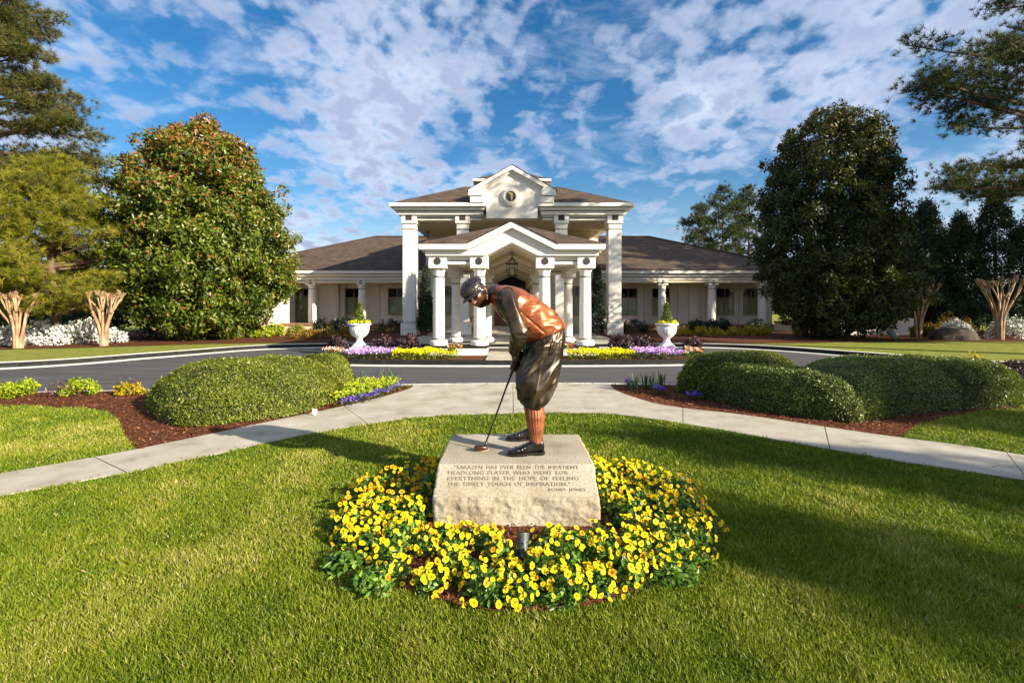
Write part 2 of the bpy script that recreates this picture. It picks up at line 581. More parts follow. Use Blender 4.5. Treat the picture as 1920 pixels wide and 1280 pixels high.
M['lilac'] = leafmat('lilac_flower', [(0.0, (0.03, 0.08, 0.015)), (0.15, (0.05, 0.11, 0.02)), (0.18, (0.25, 0.08, 0.48)), (0.5, (0.50, 0.26, 0.66)), (0.85, (0.66, 0.46, 0.76)), (1.0, (0.80, 0.70, 0.82))], rough=0.6, trans=0.2, tcol=(0.5, 0.3, 0.6), spec=0.2)
M['violet'] = leafmat('violet_flower', [(0.0, (0.02, 0.06, 0.012)), (0.35, (0.04, 0.10, 0.02)), (0.38, (0.06, 0.02, 0.28)), (1.0, (0.20, 0.10, 0.55))], rough=0.6, trans=0.15, tcol=(0.2, 0.1, 0.5), spec=0.2)
M['yellow_mass'] = leafmat('yellow_flower_mass', [(0.0, (0.05, 0.11, 0.01)), (0.14, (0.12, 0.19, 0.01)), (0.17, (0.62, 0.56, 0.006)), (1.0, (0.82, 0.78, 0.01))], rough=0.6, trans=0.25, tcol=(0.7, 0.65, 0.01), spec=0.2)
M['crimson'] = leafmat('mixed_pansy', [(0.0, (0.04, 0.09, 0.015)), (0.25, (0.06, 0.11, 0.02)), (0.28, (0.30, 0.015, 0.03)), (0.55, (0.36, 0.03, 0.06)), (0.58, (0.75, 0.40, 0.02)), (0.75, (0.78, 0.45, 0.03)), (0.78, (0.75, 0.72, 0.66)), (1.0, (0.8, 0.78, 0.74))], rough=0.6, trans=0.15, spec=0.2)
M['blade_leaf'] = leafmat('iris_leaf', [(0.0, (0.035, 0.075, 0.025)), (1.0, (0.10, 0.17, 0.06))], rough=0.45, trans=0.2)

# ------------------------------------------------------------------ ground, road, path, beds
Z_LAWN, Z_PATH, Z_MULCH, Z_KERB = 0.020, 0.034, 0.030, 0.13

near_edge = catmull([(-60, -2), (-30, 4.6), (-15, 7.9), (-9.4, 8.9), (-7.3, 9.18), (-2.07, 9.86), (2.1, 9.98), (7.3, 9.3), (9.4, 8.95), (15, 7.9), (30, 4.6), (60, -2)], 6)
far_edge = catmull([(-60, 2), (-30, 7.5), (-20, 10.2), (-13.5, 12.8), (-11.5, 15.6), (-9.9, 18.3), (-8.0, 19.3), (-5.5, 19.4), (5.5, 19.4), (8.0, 19.3), (9.9, 18.0), (11.5, 15.5), (13.5, 12.7), (20, 10.2), (30, 7.5), (60, 2)], 8)

g = [(-700, -200), (700, -200), (700, 900), (-700, 900)]
sheet('ground', g, -0.05, M['far_ground'])
road_poly = [tuple(p) for p in near_edge] + [tuple(p) for p in reversed(far_edge)]
sheet('road', road_poly, 0.0, M['asphalt'])
lawn_poly = [(-60, -25)] + [(60, -25)] + [tuple(p) for p in reversed(near_edge)]
lawn = sheet('lawn', lawn_poly, Z_LAWN, M['lawn'])


def offset_line(line, d):
    out = []
    for i, p in enumerate(line):
        a = line[max(i - 1, 0)]
        b = line[min(i + 1, len(line) - 1)]
        t = np.array([b[0] - a[0], b[1] - a[1]])
        t /= np.linalg.norm(t)
        out.append(np.array([p[0] - t[1] * d, p[1] + t[0] * d]))
    return out


def band(name, line, d0, d1, z0, z1, mat, kind='structure', parent=None, ztop=None):
    a = offset_line(line, d0)
    b = offset_line(line, d1)
    mb = MB()
    A0 = [(p[0], p[1], z0) for p in a]
    A1 = [(p[0], p[1], z1) for p in a]
    B1 = [(p[0], p[1], z1) for p in b]
    B0 = [(p[0], p[1], z0) for p in b]
    mb.strip(A0, A1)
    mb.strip(A1, B1)
    mb.strip(B1, B0)
    o = mb.build(name, mat, parent)
    if parent is None and kind:
        o['kind'] = kind
    return o


# pale gutter along the near edge of the road, from the left bed to the right bed
mid = [p for p in near_edge if -9.0 < p[0] < 9.0]
o = band('gutter_near', mid, -0.02, 0.16, -0.01, 0.024, M['gutter'])
# far side of the drive: black painted kerb face, pale kerb top, pale gutter on the road
ker = band('kerb_far', far_edge, 0.0, 0.12, -0.02, Z_KERB, M['kerb_black'])
band('kerb_top', far_edge, 0.10, 0.36, 0.02, Z_KERB + 0.008, M['gutter'], parent=ker)
band('gutter_far', far_edge, -0.42, 0.0, -0.02, 0.008, M['gutter'])
verge_poly = [tuple(p) for p in offset_line(far_edge, 0.2)] + [(60, 120), (-60, 120)]
sheet('verge_lawn', verge_poly, Z_KERB - 0.012, M['verge'])

# walkway: two arms that meet at the drive
low = [GP(*p) for p in [(-700, 1075), (-300, 1000), (0, 936), (250, 889), (400, 857), (560, 822), (700, 797), (800, 784), (950, 778), (1050, 777), (1150, 780), (1300, 801), (1500, 837), (1700, 872), (1920, 906), (2300, 975), (2700, 1050)]]
upl = [GP(*p) for p in [(-700, 985), (-300, 940), (0, 893), (250, 848), (500, 795), (620, 770), (720, 746), (768, 731)]] + [(-2.02, 9.75)]
upr = [(2.0, 9.85)] + [GP(*p) for p in [(1158, 736), (1220, 757), (1280, 768), (1400, 782), (1600, 812), (1700, 826), (1800, 839), (1920, 858), (2300, 910), (2700, 980)]]
low = [tuple(p) for p in catmull(low, 6)]
upl = [tuple(p) for p in catmull(upl, 6)]
upr = [tuple(p) for p in catmull(upr, 6)]
path_poly = low + list(reversed(upr)) + [(2.0, 10.0), (-2.02, 9.9)] + list(reversed(upl))


def arc(line):
    s = [0.0]
    for i in range(1, len(line)):
        s.append(s[-1] + math.dist(line[i], line[i - 1]))
    return s


def at_x(line, x):
    for i in range(len(line) - 1):
        a, b = line[i], line[i + 1]
        if (a[0] - x) * (b[0] - x) <= 0 and a[0] != b[0]:
            t = (x - a[0]) / (b[0] - a[0])
            return (x, a[1] + t * (b[1] - a[1]))
    return None


pathbase = sheet('path', path_poly, Z_PATH - 0.012, surf('path_joint', (0.10, 0.085, 0.065), (0.16, 0.14, 0.11), scale=8, rough=0.95))


def slab(pts):
    c = np.mean(np.array(pts), axis=0)
    pts = [np.array(p) for p in pts]
    ins = []
    n = len(pts)
    for i in range(n):
        a, b, cc = pts[i - 1], pts[i], pts[(i + 1) % n]
        ins.append(tuple(b + (c - b) / max(np.linalg.norm(c - b), 1e-6) * 0.0065))
    MB().prism_z(ins, 0.0, Z_PATH).build('path_slab', M['concrete'], pathbase)


def seg_between(line, a, b):
    """points of line whose index fraction lies between joints a and b (given as x on that line)"""
    return [p for p in line if min(a, b) < p[0] < max(a, b)]


# joint list: (x on the lower line, x on the upper line)
jl = [(-4.98, -5.55), (-3.70, -4.42), (-1.96, -2.70)]
for (l0, u0), (l1, u1) in zip(jl[:-1], jl[1:]):
    P0, P1 = at_x(low, l0), at_x(low, l1)
    Q0, Q1 = at_x(upl, u0), at_x(upl, u1)
    if None in (P0, P1, Q0, Q1):
        continue
    slab([P0] + seg_between(low, l0, l1) + [P1, Q1] + list(reversed(seg_between(upl, u0, u1))) + [Q0])
jr = [(2.33, 2.69), (3.55, 4.15), (4.72, 5.4), (5.15, 5.95)]
for (l0, u0), (l1, u1) in zip(jr[:-1], jr[1:]):
    P0, P1 = at_x(low, l0), at_x(low, l1)
    Q0, Q1 = at_x(upr, u0), at_x(upr, u1)
    if None in (P0, P1, Q0, Q1):
        continue
    slab([P0] + seg_between(low, l0, l1) + [P1, Q1] + list(reversed(seg_between(upr, u0, u1))) + [Q0])
# the fan in the middle: a left, a right and a front piece
Lm, Rm = at_x(low, -1.96), at_x(low, 2.33)
Lu, Ru = at_x(upl, -2.70), at_x(upr, 2.69)
EL, EM, ER = at_x(near_edge, -2.02), at_x(near_edge, 0.02), at_x(near_edge, 2.0)
cl = at_x(low, 0.02)
slab([Lm] + seg_between(low, -1.96, 0.02) + [cl, EM, EL] + [p for p in reversed(upl) if p[0] > -2.70 and p[1] < 9.6] + [Lu])
slab([cl] + seg_between(low, 0.02, 2.33) + [Rm, Ru] + [p for p in reversed(upr) if p[0] < 2.69 and p[1] < 9.7] + [ER, EM])

# mulch beds left and right of the walkway
lm_lawn = [GP(*p) for p in [(-400, 800), (0, 765), (110, 767), (190, 772), (218, 786), (226, 805), (240, 828), (258, 848)]]
mulch_l = [tuple(p) for p in catmull(lm_lawn, 4)] + [p for p in upl if p[0] > GP(258, 848)[0] and p[1] < 9.72] + [tuple(p) for p in reversed(near_edge) if -14 < p[0] < -2.1]
rm_lawn = [GP(*p) for p in [(1690, 824), (1712, 806), (1745, 793), (1800, 781), (1920, 767), (2300, 745)]]
mulch_r = [p for p in upr if p[0] < GP(1690, 824)[0] and p[1] < 9.8] + [tuple(p) for p in catmull(rm_lawn, 4)] + [tuple(p) for p in reversed(near_edge) if 2.1 < p[0] < 14]
sheet('mulch_bed', mulch_l, Z_MULCH, M['mulch'])
sheet('mulch_bed', mulch_r, Z_MULCH, M['mulch'])
BED = (0.08, 3.80, 1.40, 1.24)
bed_poly = [(BED[0] + BED[2] * math.cos(a) * (1 + 0.05 * math.sin(3 * a + 1)), BED[1] + BED[3] * math.sin(a) * (1 + 0.04 * math.cos(4 * a))) for a in np.linspace(0, 2 * math.pi, 48, endpoint=False)]
sheet('flower_bed_soil', bed_poly, Z_MULCH + 0.006, M['mulch'])
# mulch beds beyond the drive
mul_far_l = [(-30, 17.2), (-24, 16.6), (-19, 16.4), (-15.2, 17.9), (-12.6, 19.4), (-10.4, 20.0), (-8.2, 19.95), (-4.6, 19.95), (-4.6, 30.5), (-30, 30.5)]
sheet('mulch_bed', mul_far_l, Z_KERB + 0.004, M['mulch'])
mul_far_r = [(30, 20.5), (24, 20.4), (18.5, 21.0), (14.5, 20.6), (12.4, 20.0), (10.4, 19.85), (8.2, 19.9), (4.6, 19.95), (4.6, 30.5), (30, 30.5)]
sheet('mulch_bed', mul_far_r, Z_KERB + 0.004, M['mulch'])
# island
isl = []
for a in np.linspace(0, 2 * math.pi, 72, endpoint=False):
    c, s = math.cos(a), math.sin(a)
    isl.append((6.25 * math.copysign(abs(c) ** 0.75, c), 14.9 + 1.52 * math.copysign(abs(s) ** 0.55, s)))
mb = MB()
n = len(isl)
k0 = [(x, y, -0.02) for x, y in isl]
k1 = [(x, y, Z_KERB) for x, y in isl]
k2 = [(x * 0.985, 14.9 + (y - 14.9) * 0.93, Z_KERB + 0.004) for x, y in isl]
for A, B in ((k0, k1), (k1, k2)):
    mb.strip(A + [A[0]], B + [B[0]])
tag(mb.build('kerb_island', M['kerb_black']), kind='structure')
gm = MB()
g1 = [(x * 1.065, 14.9 + (y - 14.9) * 1.27, 0.006) for x, y in isl]
gm.strip(g1 + [g1[0]], [(x, y, 0.0065) for x, y in isl] + [(isl[0][0], isl[0][1], 0.0065)])
tag(gm.build('gutter_island', M['gutter']), kind='structure')
sheet('island_soil', [(x * 0.99, 14.9 + (y - 14.9) * 0.95) for x, y in isl], Z_KERB - 0.005, M['mulch'])
tag(MB().box(-0.74, 0.74, 13.47, 16.3, 0.0, Z_KERB + 0.03).build('island_walk', M['concrete'], bevel=0.01), kind='structure')
# paved forecourt behind the drive, up to the steps
tag(MB().box(-4.6, 4.6, 19.62, 28.0, -0.02, Z_KERB + 0.016).build('forecourt', M['concrete']), kind='structure')


def chips(name, poly, n, z, size, seed, parent_kind='stuff'):
    rng = np.random.default_rng(seed)
    P = np.array(poly)
    lo, hi = P.min(0), P.max(0)
    xy = rng.uniform(lo, hi, (n * 3, 2))
    xy = xy[in_poly(xy[:, 0], xy[:, 1], poly)][:n]
    k = len(xy)
    a = rng.uniform(0, 2 * math.pi, k)
    L_ = rng.uniform(0.5, 1.3, k) * size
    W = L_ * rng.uniform(0.18, 0.4, k)
    d = np.stack([np.cos(a), np.sin(a), rng.normal(0, 0.25, k)], 1)
    s = np.stack([-np.sin(a), np.cos(a), rng.normal(0, 0.35, k)], 1)
    c = np.stack([xy[:, 0], xy[:, 1], np.full(k, z) + rng.uniform(0, 0.016, k)], 1)
    v = np.stack([c - d * L_[:, None] / 2, c + s * W[:, None] / 2, c + d * L_[:, None] / 2, c - s * W[:, None] / 2], 1).reshape(-1, 3)
    q = np.arange(k)[:, None] * 4 + np.array([[0, 1, 2, 3]])
    me = np_mesh(name, v, q, np.repeat(rng.beta(1.6, 2.2, k), 4))
    o = mobj(name, me, M['mulch_chip'])
    return o


tag(chips('mulch', mulch_l, 14000, Z_MULCH + 0.004, 0.05, 1), 'loose red-brown mulch in the bed left of the walkway', 'mulch', kind='stuff')
tag(chips('mulch', mulch_r, 14000, Z_MULCH + 0.004, 0.05, 2), 'loose red-brown mulch in the bed right of the walkway', 'mulch', kind='stuff')
tag(chips('mulch', bed_poly, 9000, Z_MULCH + 0.01, 0.035, 3), 'loose brown mulch between the pansies round the stone', 'mulch', kind='stuff')

# ------------------------------------------------------------------ grass
rng = np.random.default_rng(5)


def scatter_grass(n, dmin, dmax):
    """points over the near lawn, density falling with distance"""
    t = rng.uniform(0, 1, n)
    d = dmin * (dmax / dmin) ** t
    x = rng.uniform(-1.22, 1.22, n) * d
    return np.stack([x, d], 1)


pts = scatter_grass(820000, 1.5, 12.5)
ok = (~in_poly(pts[:, 0], pts[:, 1], path_poly)) & (~in_poly(pts[:, 0], pts[:, 1], mulch_l)) & (~in_poly(pts[:, 0], pts[:, 1], mulch_r)) & (~in_poly(pts[:, 0], pts[:, 1], bed_poly)) & in_poly(pts[:, 0], pts[:, 1], lawn_poly)
pts = pts[ok]
k = len(pts)
dist = pts[:, 1]


def patch_noise(P, s, seed):
    r = np.random.default_rng(seed)
    out = np.zeros(len(P))
    for i in range(9):
        a = r.uniform(0, 2 * math.pi)
        f = s * r.uniform(0.6, 1.9)
        out += np.sin((P[:, 0] * math.cos(a) + P[:, 1] * math.sin(a)) * f + r.uniform(0, 6.3) + 1.5 * np.sin(P[:, 0] * f * 0.37 + i) + 1.2 * np.cos(P[:, 1] * f * 0.41 + 2 * i))
    return out / 4.5


big_p = patch_noise(pts, 2.2, 1)
small_p = patch_noise(pts, 9.0, 2)
h = rng.uniform(0.012, 0.036, k) * (1 + 0.40 * small_p.clip(-1, 1)) * (1 + 0.03 * dist)
w = rng.uniform(0.0022, 0.0040, k) * (0.55 + 0.33 * dist)
az = rng.uniform(0, 2 * math.pi, k)
lean = rng.uniform(0.15, 1.0, k)
la = rng.uniform(0, 2 * math.pi, k)
base = np.stack([pts[:, 0], pts[:, 1], np.full(k, Z_LAWN - 0.002)], 1)
side = np.stack([np.cos(az), np.sin(az), np.zeros(k)], 1) * w[:, None]
tip = base + np.stack([np.cos(la) * lean * h, np.sin(la) * lean * h, h], 1)
v = np.stack([base - side, base + side, tip], 1).reshape(-1, 3)
shade_band = np.exp(-(((pts[:, 0] - 3.0) * 0.66 + (pts[:, 1] - 5.2) * 0.75) / 0.75) ** 2) * (pts[:, 0] > 0.3) * (pts[:, 1] < 7.8)  # shaded strip beside the right walkway, painted into the blade colour
tint = np.clip(0.47 + 0.21 * big_p + 0.15 * small_p - 0.34 * shade_band + rng.normal(0, 0.17, k), 0, 0.97)
dry = rng.uniform(0, 1, k) < (0.04 + 0.12 * (big_p > 0.5) + 0.08 * (small_p > 0.6)) * (1 - 0.8 * shade_band)
tint[dry] = rng.uniform(0.85, 1.0, dry.sum())
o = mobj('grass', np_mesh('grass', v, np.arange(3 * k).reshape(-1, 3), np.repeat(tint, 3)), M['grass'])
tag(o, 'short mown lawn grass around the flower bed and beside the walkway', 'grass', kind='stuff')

# ------------------------------------------------------------------ the clubhouse
club = empty('clubhouse', (0, 26, 0), 'white columned clubhouse with pedimented tall porch and long low hipped wings', 'building')
CLUB_OFF = Vector((0, -26, 0))


def part(mb, name, mat, parent=None, smooth=False, bevel=0.0):
    o = mb.build(name, mat, parent or club, smooth, bevel)
    if parent is None:
        o.location = CLUB_OFF
    return o


def roof_obj(name, faces, parent=None):
    """planar polygons with UVs in metres along the slope"""
    vs, fs, uvs = [], [], []
    for f in faces:
        P = [Vector(p) for p in f]
        nrm = (P[1] - P[0]).cross(P[2] - P[0]).normalized()
        if nrm.z < 0:
            P.reverse()
            nrm = -nrm
        hdir = Vector((0, 0, 1)).cross(nrm)
        hdir = hdir.normalized() if hdir.length > 1e-4 else Vector((1, 0, 0))
        vdir = nrm.cross(hdir)
        b = len(vs)
        vs += [tuple(p) for p in P]
        fs.append(tuple(range(b, b + len(P))))
        uvs += [(p.dot(hdir), p.dot(vdir)) for p in P]
    me = bpy.data.meshes.new(name)
    me.from_pydata(vs, [], fs)
    uv = me.uv_layers.new(name='UVMap')
    for i, q in enumerate(uvs):
        uv.data[i].uv = q
    me.update()
    o = mobj(name, me, M['shingle'], parent or club)
    if parent is None:
        o.location = CLUB_OFF
    return o


def round_column(x, y, z0, z1, r, base_r, plinth_h, block_w, block_h, disc_r, square=False):
    """white round column: shaft with collars, base drum, block above with a dark disc"""
    mb = MB()
    zt = z1
    mb.lathe([(r * 1.02, z0 + plinth_h), (r, z0 + plinth_h + 0.1), (r, z0 + (zt - z0) * 0.35), (r * 0.93, zt - 0.30), (r * 0.93, zt - 0.14), (r * 1.08, zt - 0.06), (r * 1.12, zt)], x, y, 28)
    col = part(mb, 'column', M['trim'], smooth=True)
    col.data.polygons.foreach_set('use_smooth', np.array([len(p.vertices) == 4 for p in col.data.polygons]))
    part(MB().lathe([(base_r, z0), (base_r, z0 + plinth_h * 0.72), (base_r * 0.9, z0 + plinth_h * 0.8), (base_r * 0.86, z0 + plinth_h)], x, y, 28), 'base', M['trim'], col)
    part(MB().lathe([(r * 1.06, z0 + plinth_h), (r * 1.06, z0 + plinth_h + 0.03)], x, y, 28), 'base_ring', M['reveal'], col)
    part(MB().lathe([(r * 0.965, zt - 0.27), (r * 0.965, zt - 0.235)], x, y, 28), 'collar', M['reveal'], col)
    hw = block_w / 2
    part(MB().box(x - hw, x + hw, y - hw, y + hw, zt + 0.002, zt + block_h), 'capital_block', M['trim'], col, bevel=0.012)
    if disc_r:
        part(MB().disc_y(x, y - hw + 0.004, zt + block_h * 0.56, disc_r, 0.02), 'medallion', M['reveal'], col)
    return col


def wall_openings(mb, x0, x1, y0, y1, z0, z1, ops):
    """wall slab with rectangular openings (xa, xb, za, zb), built from butted boxes"""
    ops = sorted(ops)
    x = x0
    for xa, xb, za, zb in ops:
        if xa > x:
            mb.box(x, xa, y0, y1, z0, z1)
        if za > z0:
            mb.box(xa, xb, y0, y1, z0, za)
        if zb < z1:
            mb.box(xa, xb, y0, y1, zb, z1)
        x = xb
    if x < x1:
        mb.box(x, x1, y0, y1, z0, z1)
    return mb


def window(xa, xb, za, zb, y, curtain=True, split=0.64, door=False):
    """frame set into the opening, mullions, one pane per light, curtain behind"""
    f = 0.055
    yo, yi = y + 0.05, y + 0.13
    fr = MB()
    fr.box(xa, xa + f, yo, yi, za, zb).box(xb - f, xb, yo, yi, za, zb)
    fr.box(xa + f, xb - f, yo, yi, za, za + f).box(xa + f, xb - f, yo, yi, zb - f, zb)
    w = part(fr, 'door' if door else 'window', M['frame'])
    zs = za + (zb - za) * split
    xm = (xa + xb) / 2
    mu = MB().box(xa + f, xb - f, yo + 0.01, yi - 0.01, zs - 0.03, zs + 0.03)
    mu.box(xm - 0.025, xm + 0.025, yo + 0.01, yi - 0.01, zs + 0.03, zb - f)
    if not door:
        mu.box(xm - 0.025, xm + 0.025, yo + 0.01, yi - 0.01, za + f, zs - 0.03)
    part(mu, 'mullion', M['frame'], w)
    lights = [(xa + f, xm - 0.025, zs + 0.03, zb - f), (xm + 0.025, xb - f, zs + 0.03, zb - f)]
    if door:
        lights += [(xa + f, xb - f, za + f, zs - 0.03)]
    else:
        lights += [(xa + f, xm - 0.025, za + f, zs - 0.03), (xm + 0.025, xb - f, za + f, zs - 0.03)]
    for a, b, c, d in lights:
        part(MB().add([(a, yo + 0.04, c), (b, yo + 0.04, c), (b, yo + 0.04, d), (a, yo + 0.04, d)], [(0, 1, 2, 3)]), 'pane', M['glass'], w)
    if not door:
        part(MB().box(xa - 0.04, xb + 0.04, y - 0.04, y + 0.048, za - 0.05, za - 0.002), 'sill', M['frame'], w)
    if curtain:
        n = 40
        A = [(xa + (xb - xa) * i / n, y + 0.26 + 0.03 * math.sin(i * 1.9) + 0.012 * math.sin(i * 0.7), za) for i in range(n + 1)]
        part(MB().strip(A, [(p[0], p[1], zs - 0.05) for p in A]), 'curtain', M['curtain'], w, smooth=True)
    return w


# ---- central block
WY = 31.0          # back wall of the tall porch
ops = [(-4.45, -3.55, 1.1, 2.95), (3.55, 4.45, 1.1, 2.95), (-1.15, 1.15, 0.40, 3.75)]
mb = wall_openings(MB(), -5.3, 5.3, WY, WY + 0.3, 0.1, 6.50, ops)
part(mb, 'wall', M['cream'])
part(MB().box(-5.3, -5.0, WY + 0.3, 37.4, 0.1, 6.5).box(5.0, 5.3, WY + 0.3, 37.4, 0.1, 6.5).box(-5.0, 5.0, 37.1, 37.4, 0.1, 6.5), 'wall', M['white'])
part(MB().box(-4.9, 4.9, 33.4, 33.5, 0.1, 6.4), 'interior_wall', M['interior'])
for s in (-1, 1):
    p = part(MB().box(s * 4.75, s * 5.45, WY - 0.35, WY - 0.002, 0.1, 5.95), 'pilaster', M['white'])
    part(MB().box(s * 4.70, s * 5.50, WY - 0.40, WY - 0.003, 5.62, 5.68), 'band', M['reveal'], p)
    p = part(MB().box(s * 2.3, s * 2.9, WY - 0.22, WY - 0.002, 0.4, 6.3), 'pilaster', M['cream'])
window(-4.45, -3.55, 1.1, 2.95, WY)
window(3.55, 4.45, 1.1, 2.95, WY)
# porch ceiling with recessed lights
part(MB().box(-5.9, 5.9, 25.75, WY - 0.003, 6.46, 6.56), 'ceiling', M['soffit'])
for x in (-4.2, -1.6, 1.6, 4.2):
    part(MB().lathe([(0.12, 6.445), (0.12, 6.459)], x, 27.6, 16), 'ceiling_light', M['trim'])
# tall square columns
for x, half in ((-5.42, 0.34), (5.42, 0.34), (-2.60, 0.32), (2.60, 0.32)):
    y = 25.8
    c = part(MB().box(x - half, x + half, y - half, y + half, 0.80, 6.0), 'column', M['trim'], bevel=0.015)
    part(MB().box(x - half - 0.09, x + half + 0.09, y - half - 0.09, y + half + 0.09, 0.08, 0.77), 'base', M['trim'], c, bevel=0.02)
    part(MB().box(x - half - 0.03, x + half + 0.03, y - half - 0.03, y + half + 0.03, 0.772, 0.80), 'base_band', M['reveal'], c)
    part(MB().box(x - half - 0.02, x + half + 0.02, y - half - 0.02, y + half + 0.02, 5.68, 5.72), 'collar', M['reveal'], c)
    part(MB().box(x - half - 0.07, x + half + 0.07, y - half - 0.07, y + half + 0.07, 6.001, 6.44), 'capital_block', M['trim'], c, bevel=0.015)
    part(MB().box(x - 0.16, x + 0.16, y - half - 0.085, y - half - 0.06, 6.16, 6.42), 'square_inset', M['reveal'], c)
# entablature left and right of the gable: stacked bands with dark reveals
for s in (-1, 1):
    xa, xb = 1.52, 6.1
    bm_ = MB()
    xs = lambda a, b: (min(s * a, s * b), max(s * a, s * b))
    a, b = xs(1.62, 2.18); bm_.box(a, b, 25.55, 25.95, 6.20, 6.44)
    a, b = xs(3.02, 4.99); bm_.box(a, b, 25.55, 25.95, 6.20, 6.44)
    e = part(bm_, 'beam', M['trim'])
    rv = MB()
    a, b = xs(1.62, 2.18); rv.box(a, b, 25.535, 25.549, 6.30, 6.34)
    a, b = xs(3.02, 4.99); rv.box(a, b, 25.535, 25.549, 6.30, 6.34)
    part(rv, 'reveal', M['reveal'], e)
    cb = MB()
    a, b = xs(1.50, 5.98); cb.box(a, b, 25.30, 25.98, 6.441, 6.62)
    a, b = xs(5.62, 5.98); cb.box(a, b, 25.98, 37.0, 6.441, 6.62)
    co = part(cb, 'cornice', M['trim'])
    rb = MB()
    a, b = xs(1.53, 5.95); rb.box(a, b, 25.34, 37.0, 6.62, 6.655)
    a, b = xs(1.50, 6.12); rb.box(a, b, 25.13, 37.2, 6.78, 6.80)
    part(rb, 'reveal', M['reveal'], co)
    c2 = MB()
    a, b = xs(1.44, 6.15); c2.box(a, b, 25.10, 37.2, 6.655, 6.78)
    part(c2, 'cornice_band', M['trim'], co, bevel=0.012)
    c3 = MB()
    a, b = xs(1.34, 6.34); c3.box(a, b, 24.92, 37.5, 6.80, 6.98)
    part(c3, 'cornice_cap', M['trim'], co, bevel=0.012)
# gable with medallion
gy = 25.06
part(MB().prism_y([(-1.335, 6.20), (1.335, 6.20), (1.335, 6.982), (2.0, 6.982), (2.0, 7.50), (0, 8.60), (-2.0, 7.50), (-2.0, 6.982), (-1.335, 6.982)], gy, gy + 0.9), 'gable_wall', M['white'])
for s in (-1, 1):
    part(MB().box(s * 1.45, s * 2.16, gy - 0.20, gy + 1.2, 6.985, 7.29), 'gable_shoulder', M['trim'], bevel=0.012)
    part(MB().box(s * 1.50, s * 2.10, gy - 0.16, gy + 1.2, 7.291, 7.33), 'gable_reveal', M['reveal'])
    poly = [(s * 2.26, 7.331), (s * 2.26, 7.62), (0, 8.90), (0, 8.66), (s * 1.62, 7.76), (s * 1.52, 7.62), (s * 1.52, 7.331)]
    if s > 0:
        poly = poly[::-1]
    part(MB().prism_y(poly, gy - 0.24, gy + 1.2), 'gable_rake', M['trim'], bevel=0.012)
    l2 = [(s * 1.50, 7.72), (0, 8.56), (0, 8.655), (s * 1.58, 7.765)]
    if s < 0:
        l2 = l2[::-1]
    part(MB().prism_y(l2, gy - 0.10, gy - 0.002), 'gable_moulding', M['trim'])
md = part(MB().disc_y(-0.06, gy - 0.001, 7.30, 0.47, 0.13, 40), 'medallion', M['trim'], bevel=0.015)
part(MB().disc_y(-0.06, gy - 0.131, 7.30, 0.38, 0.05, 40), 'medallion_ring', M['trim'], md, bevel=0.01)
part(MB().disc_y(-0.06, gy - 0.181, 7.30, 0.285, 0.012, 40), 'medallion_field', M['gold'], md)
part(MB().disc_y(-0.06, gy - 0.194, 7.30, 0.255, 0.012, 40), 'medallion_disc', M['reveal'], md)
fig = [(0.00, -0.21), (0.09, -0.21), (0.085, -0.12), (0.10, 0.00), (0.10, 0.10), (0.06, 0.17), (-0.02, 0.19), (-0.10, 0.19), (-0.13, 0.14), (-0.11, 0.115), (-0.03, 0.12), (0.0, 0.05), (-0.02, -0.02), (0.0, -0.10)]
part(MB().prism_y([(-0.06 + x, 7.30 + z) for x, z in fig], gy - 0.225, gy - 0.207), 'emblem_figure', M['gold'], md)
# main hipped roof, gable roof, cupola
e0, e1, t0, t1 = 6.28, 2.80, 6.985, 8.67
fy, by = 24.98, 37.44
A = [(-e0, fy, t0), (e0, fy, t0), (e0, by, t0), (-e0, by, t0)]
sl_ = (t1 - t0) / 3.48
gin = fy + 0.9
B = [(-e1, fy + 3.48, t1), (e1, fy + 3.48, t1), (e1, by - 3.48, t1), (-e1, by - 3.48, t1)]
frontf = [(A[0], (-1.9, fy, t0), (-1.9, gin, t0 + sl_ * 0.9), (-1.9, fy + 3.48, t1), B[0]), ((1.9, fy, t0), A[1], B[1], (1.9, fy + 3.48, t1), (1.9, gin, t0 + sl_ * 0.9)), ((-1.9, gin, t0 + sl_ * 0.9), (1.9, gin, t0 + sl_ * 0.9), (1.9, fy + 3.48, t1), (-1.9, fy + 3.48, t1))]
roof_obj('main_roof', frontf + [(A[i], A[(i + 1) % 4], B[(i + 1) % 4], B[i]) for i in range(1, 4)] + [tuple(B)])
roof_obj('gable_roof', [((-2.34, gy - 0.27, 7.60), (0, gy - 0.27, 8.925), (0, 29.2, 8.925), (-2.34, 29.2, 7.60)), ((2.34, gy - 0.27, 7.60), (0, gy - 0.27, 8.925), (0, 29.2, 8.925), (2.34, 29.2, 7.60))])
cu = part(MB().box(-2.0, 2.0, 29.2, 33.2, 8.66, 9.12), 'cupola', M['cream'])
part(MB().box(-2.34, 2.34, 28.85, 33.55, 9.12, 9.25), 'cupola_eave', M['trim'], cu)
ap = (0, 31.2, 10.45)
q = [(-2.3, 28.9, 9.252), (2.3, 28.9, 9.252), (2.3, 33.5, 9.252), (-2.3, 33.5, 9.252)]
ro = roof_obj('cupola_roof', [(q[i], q[(i + 1) % 4], ap) for i in range(4)], cu)
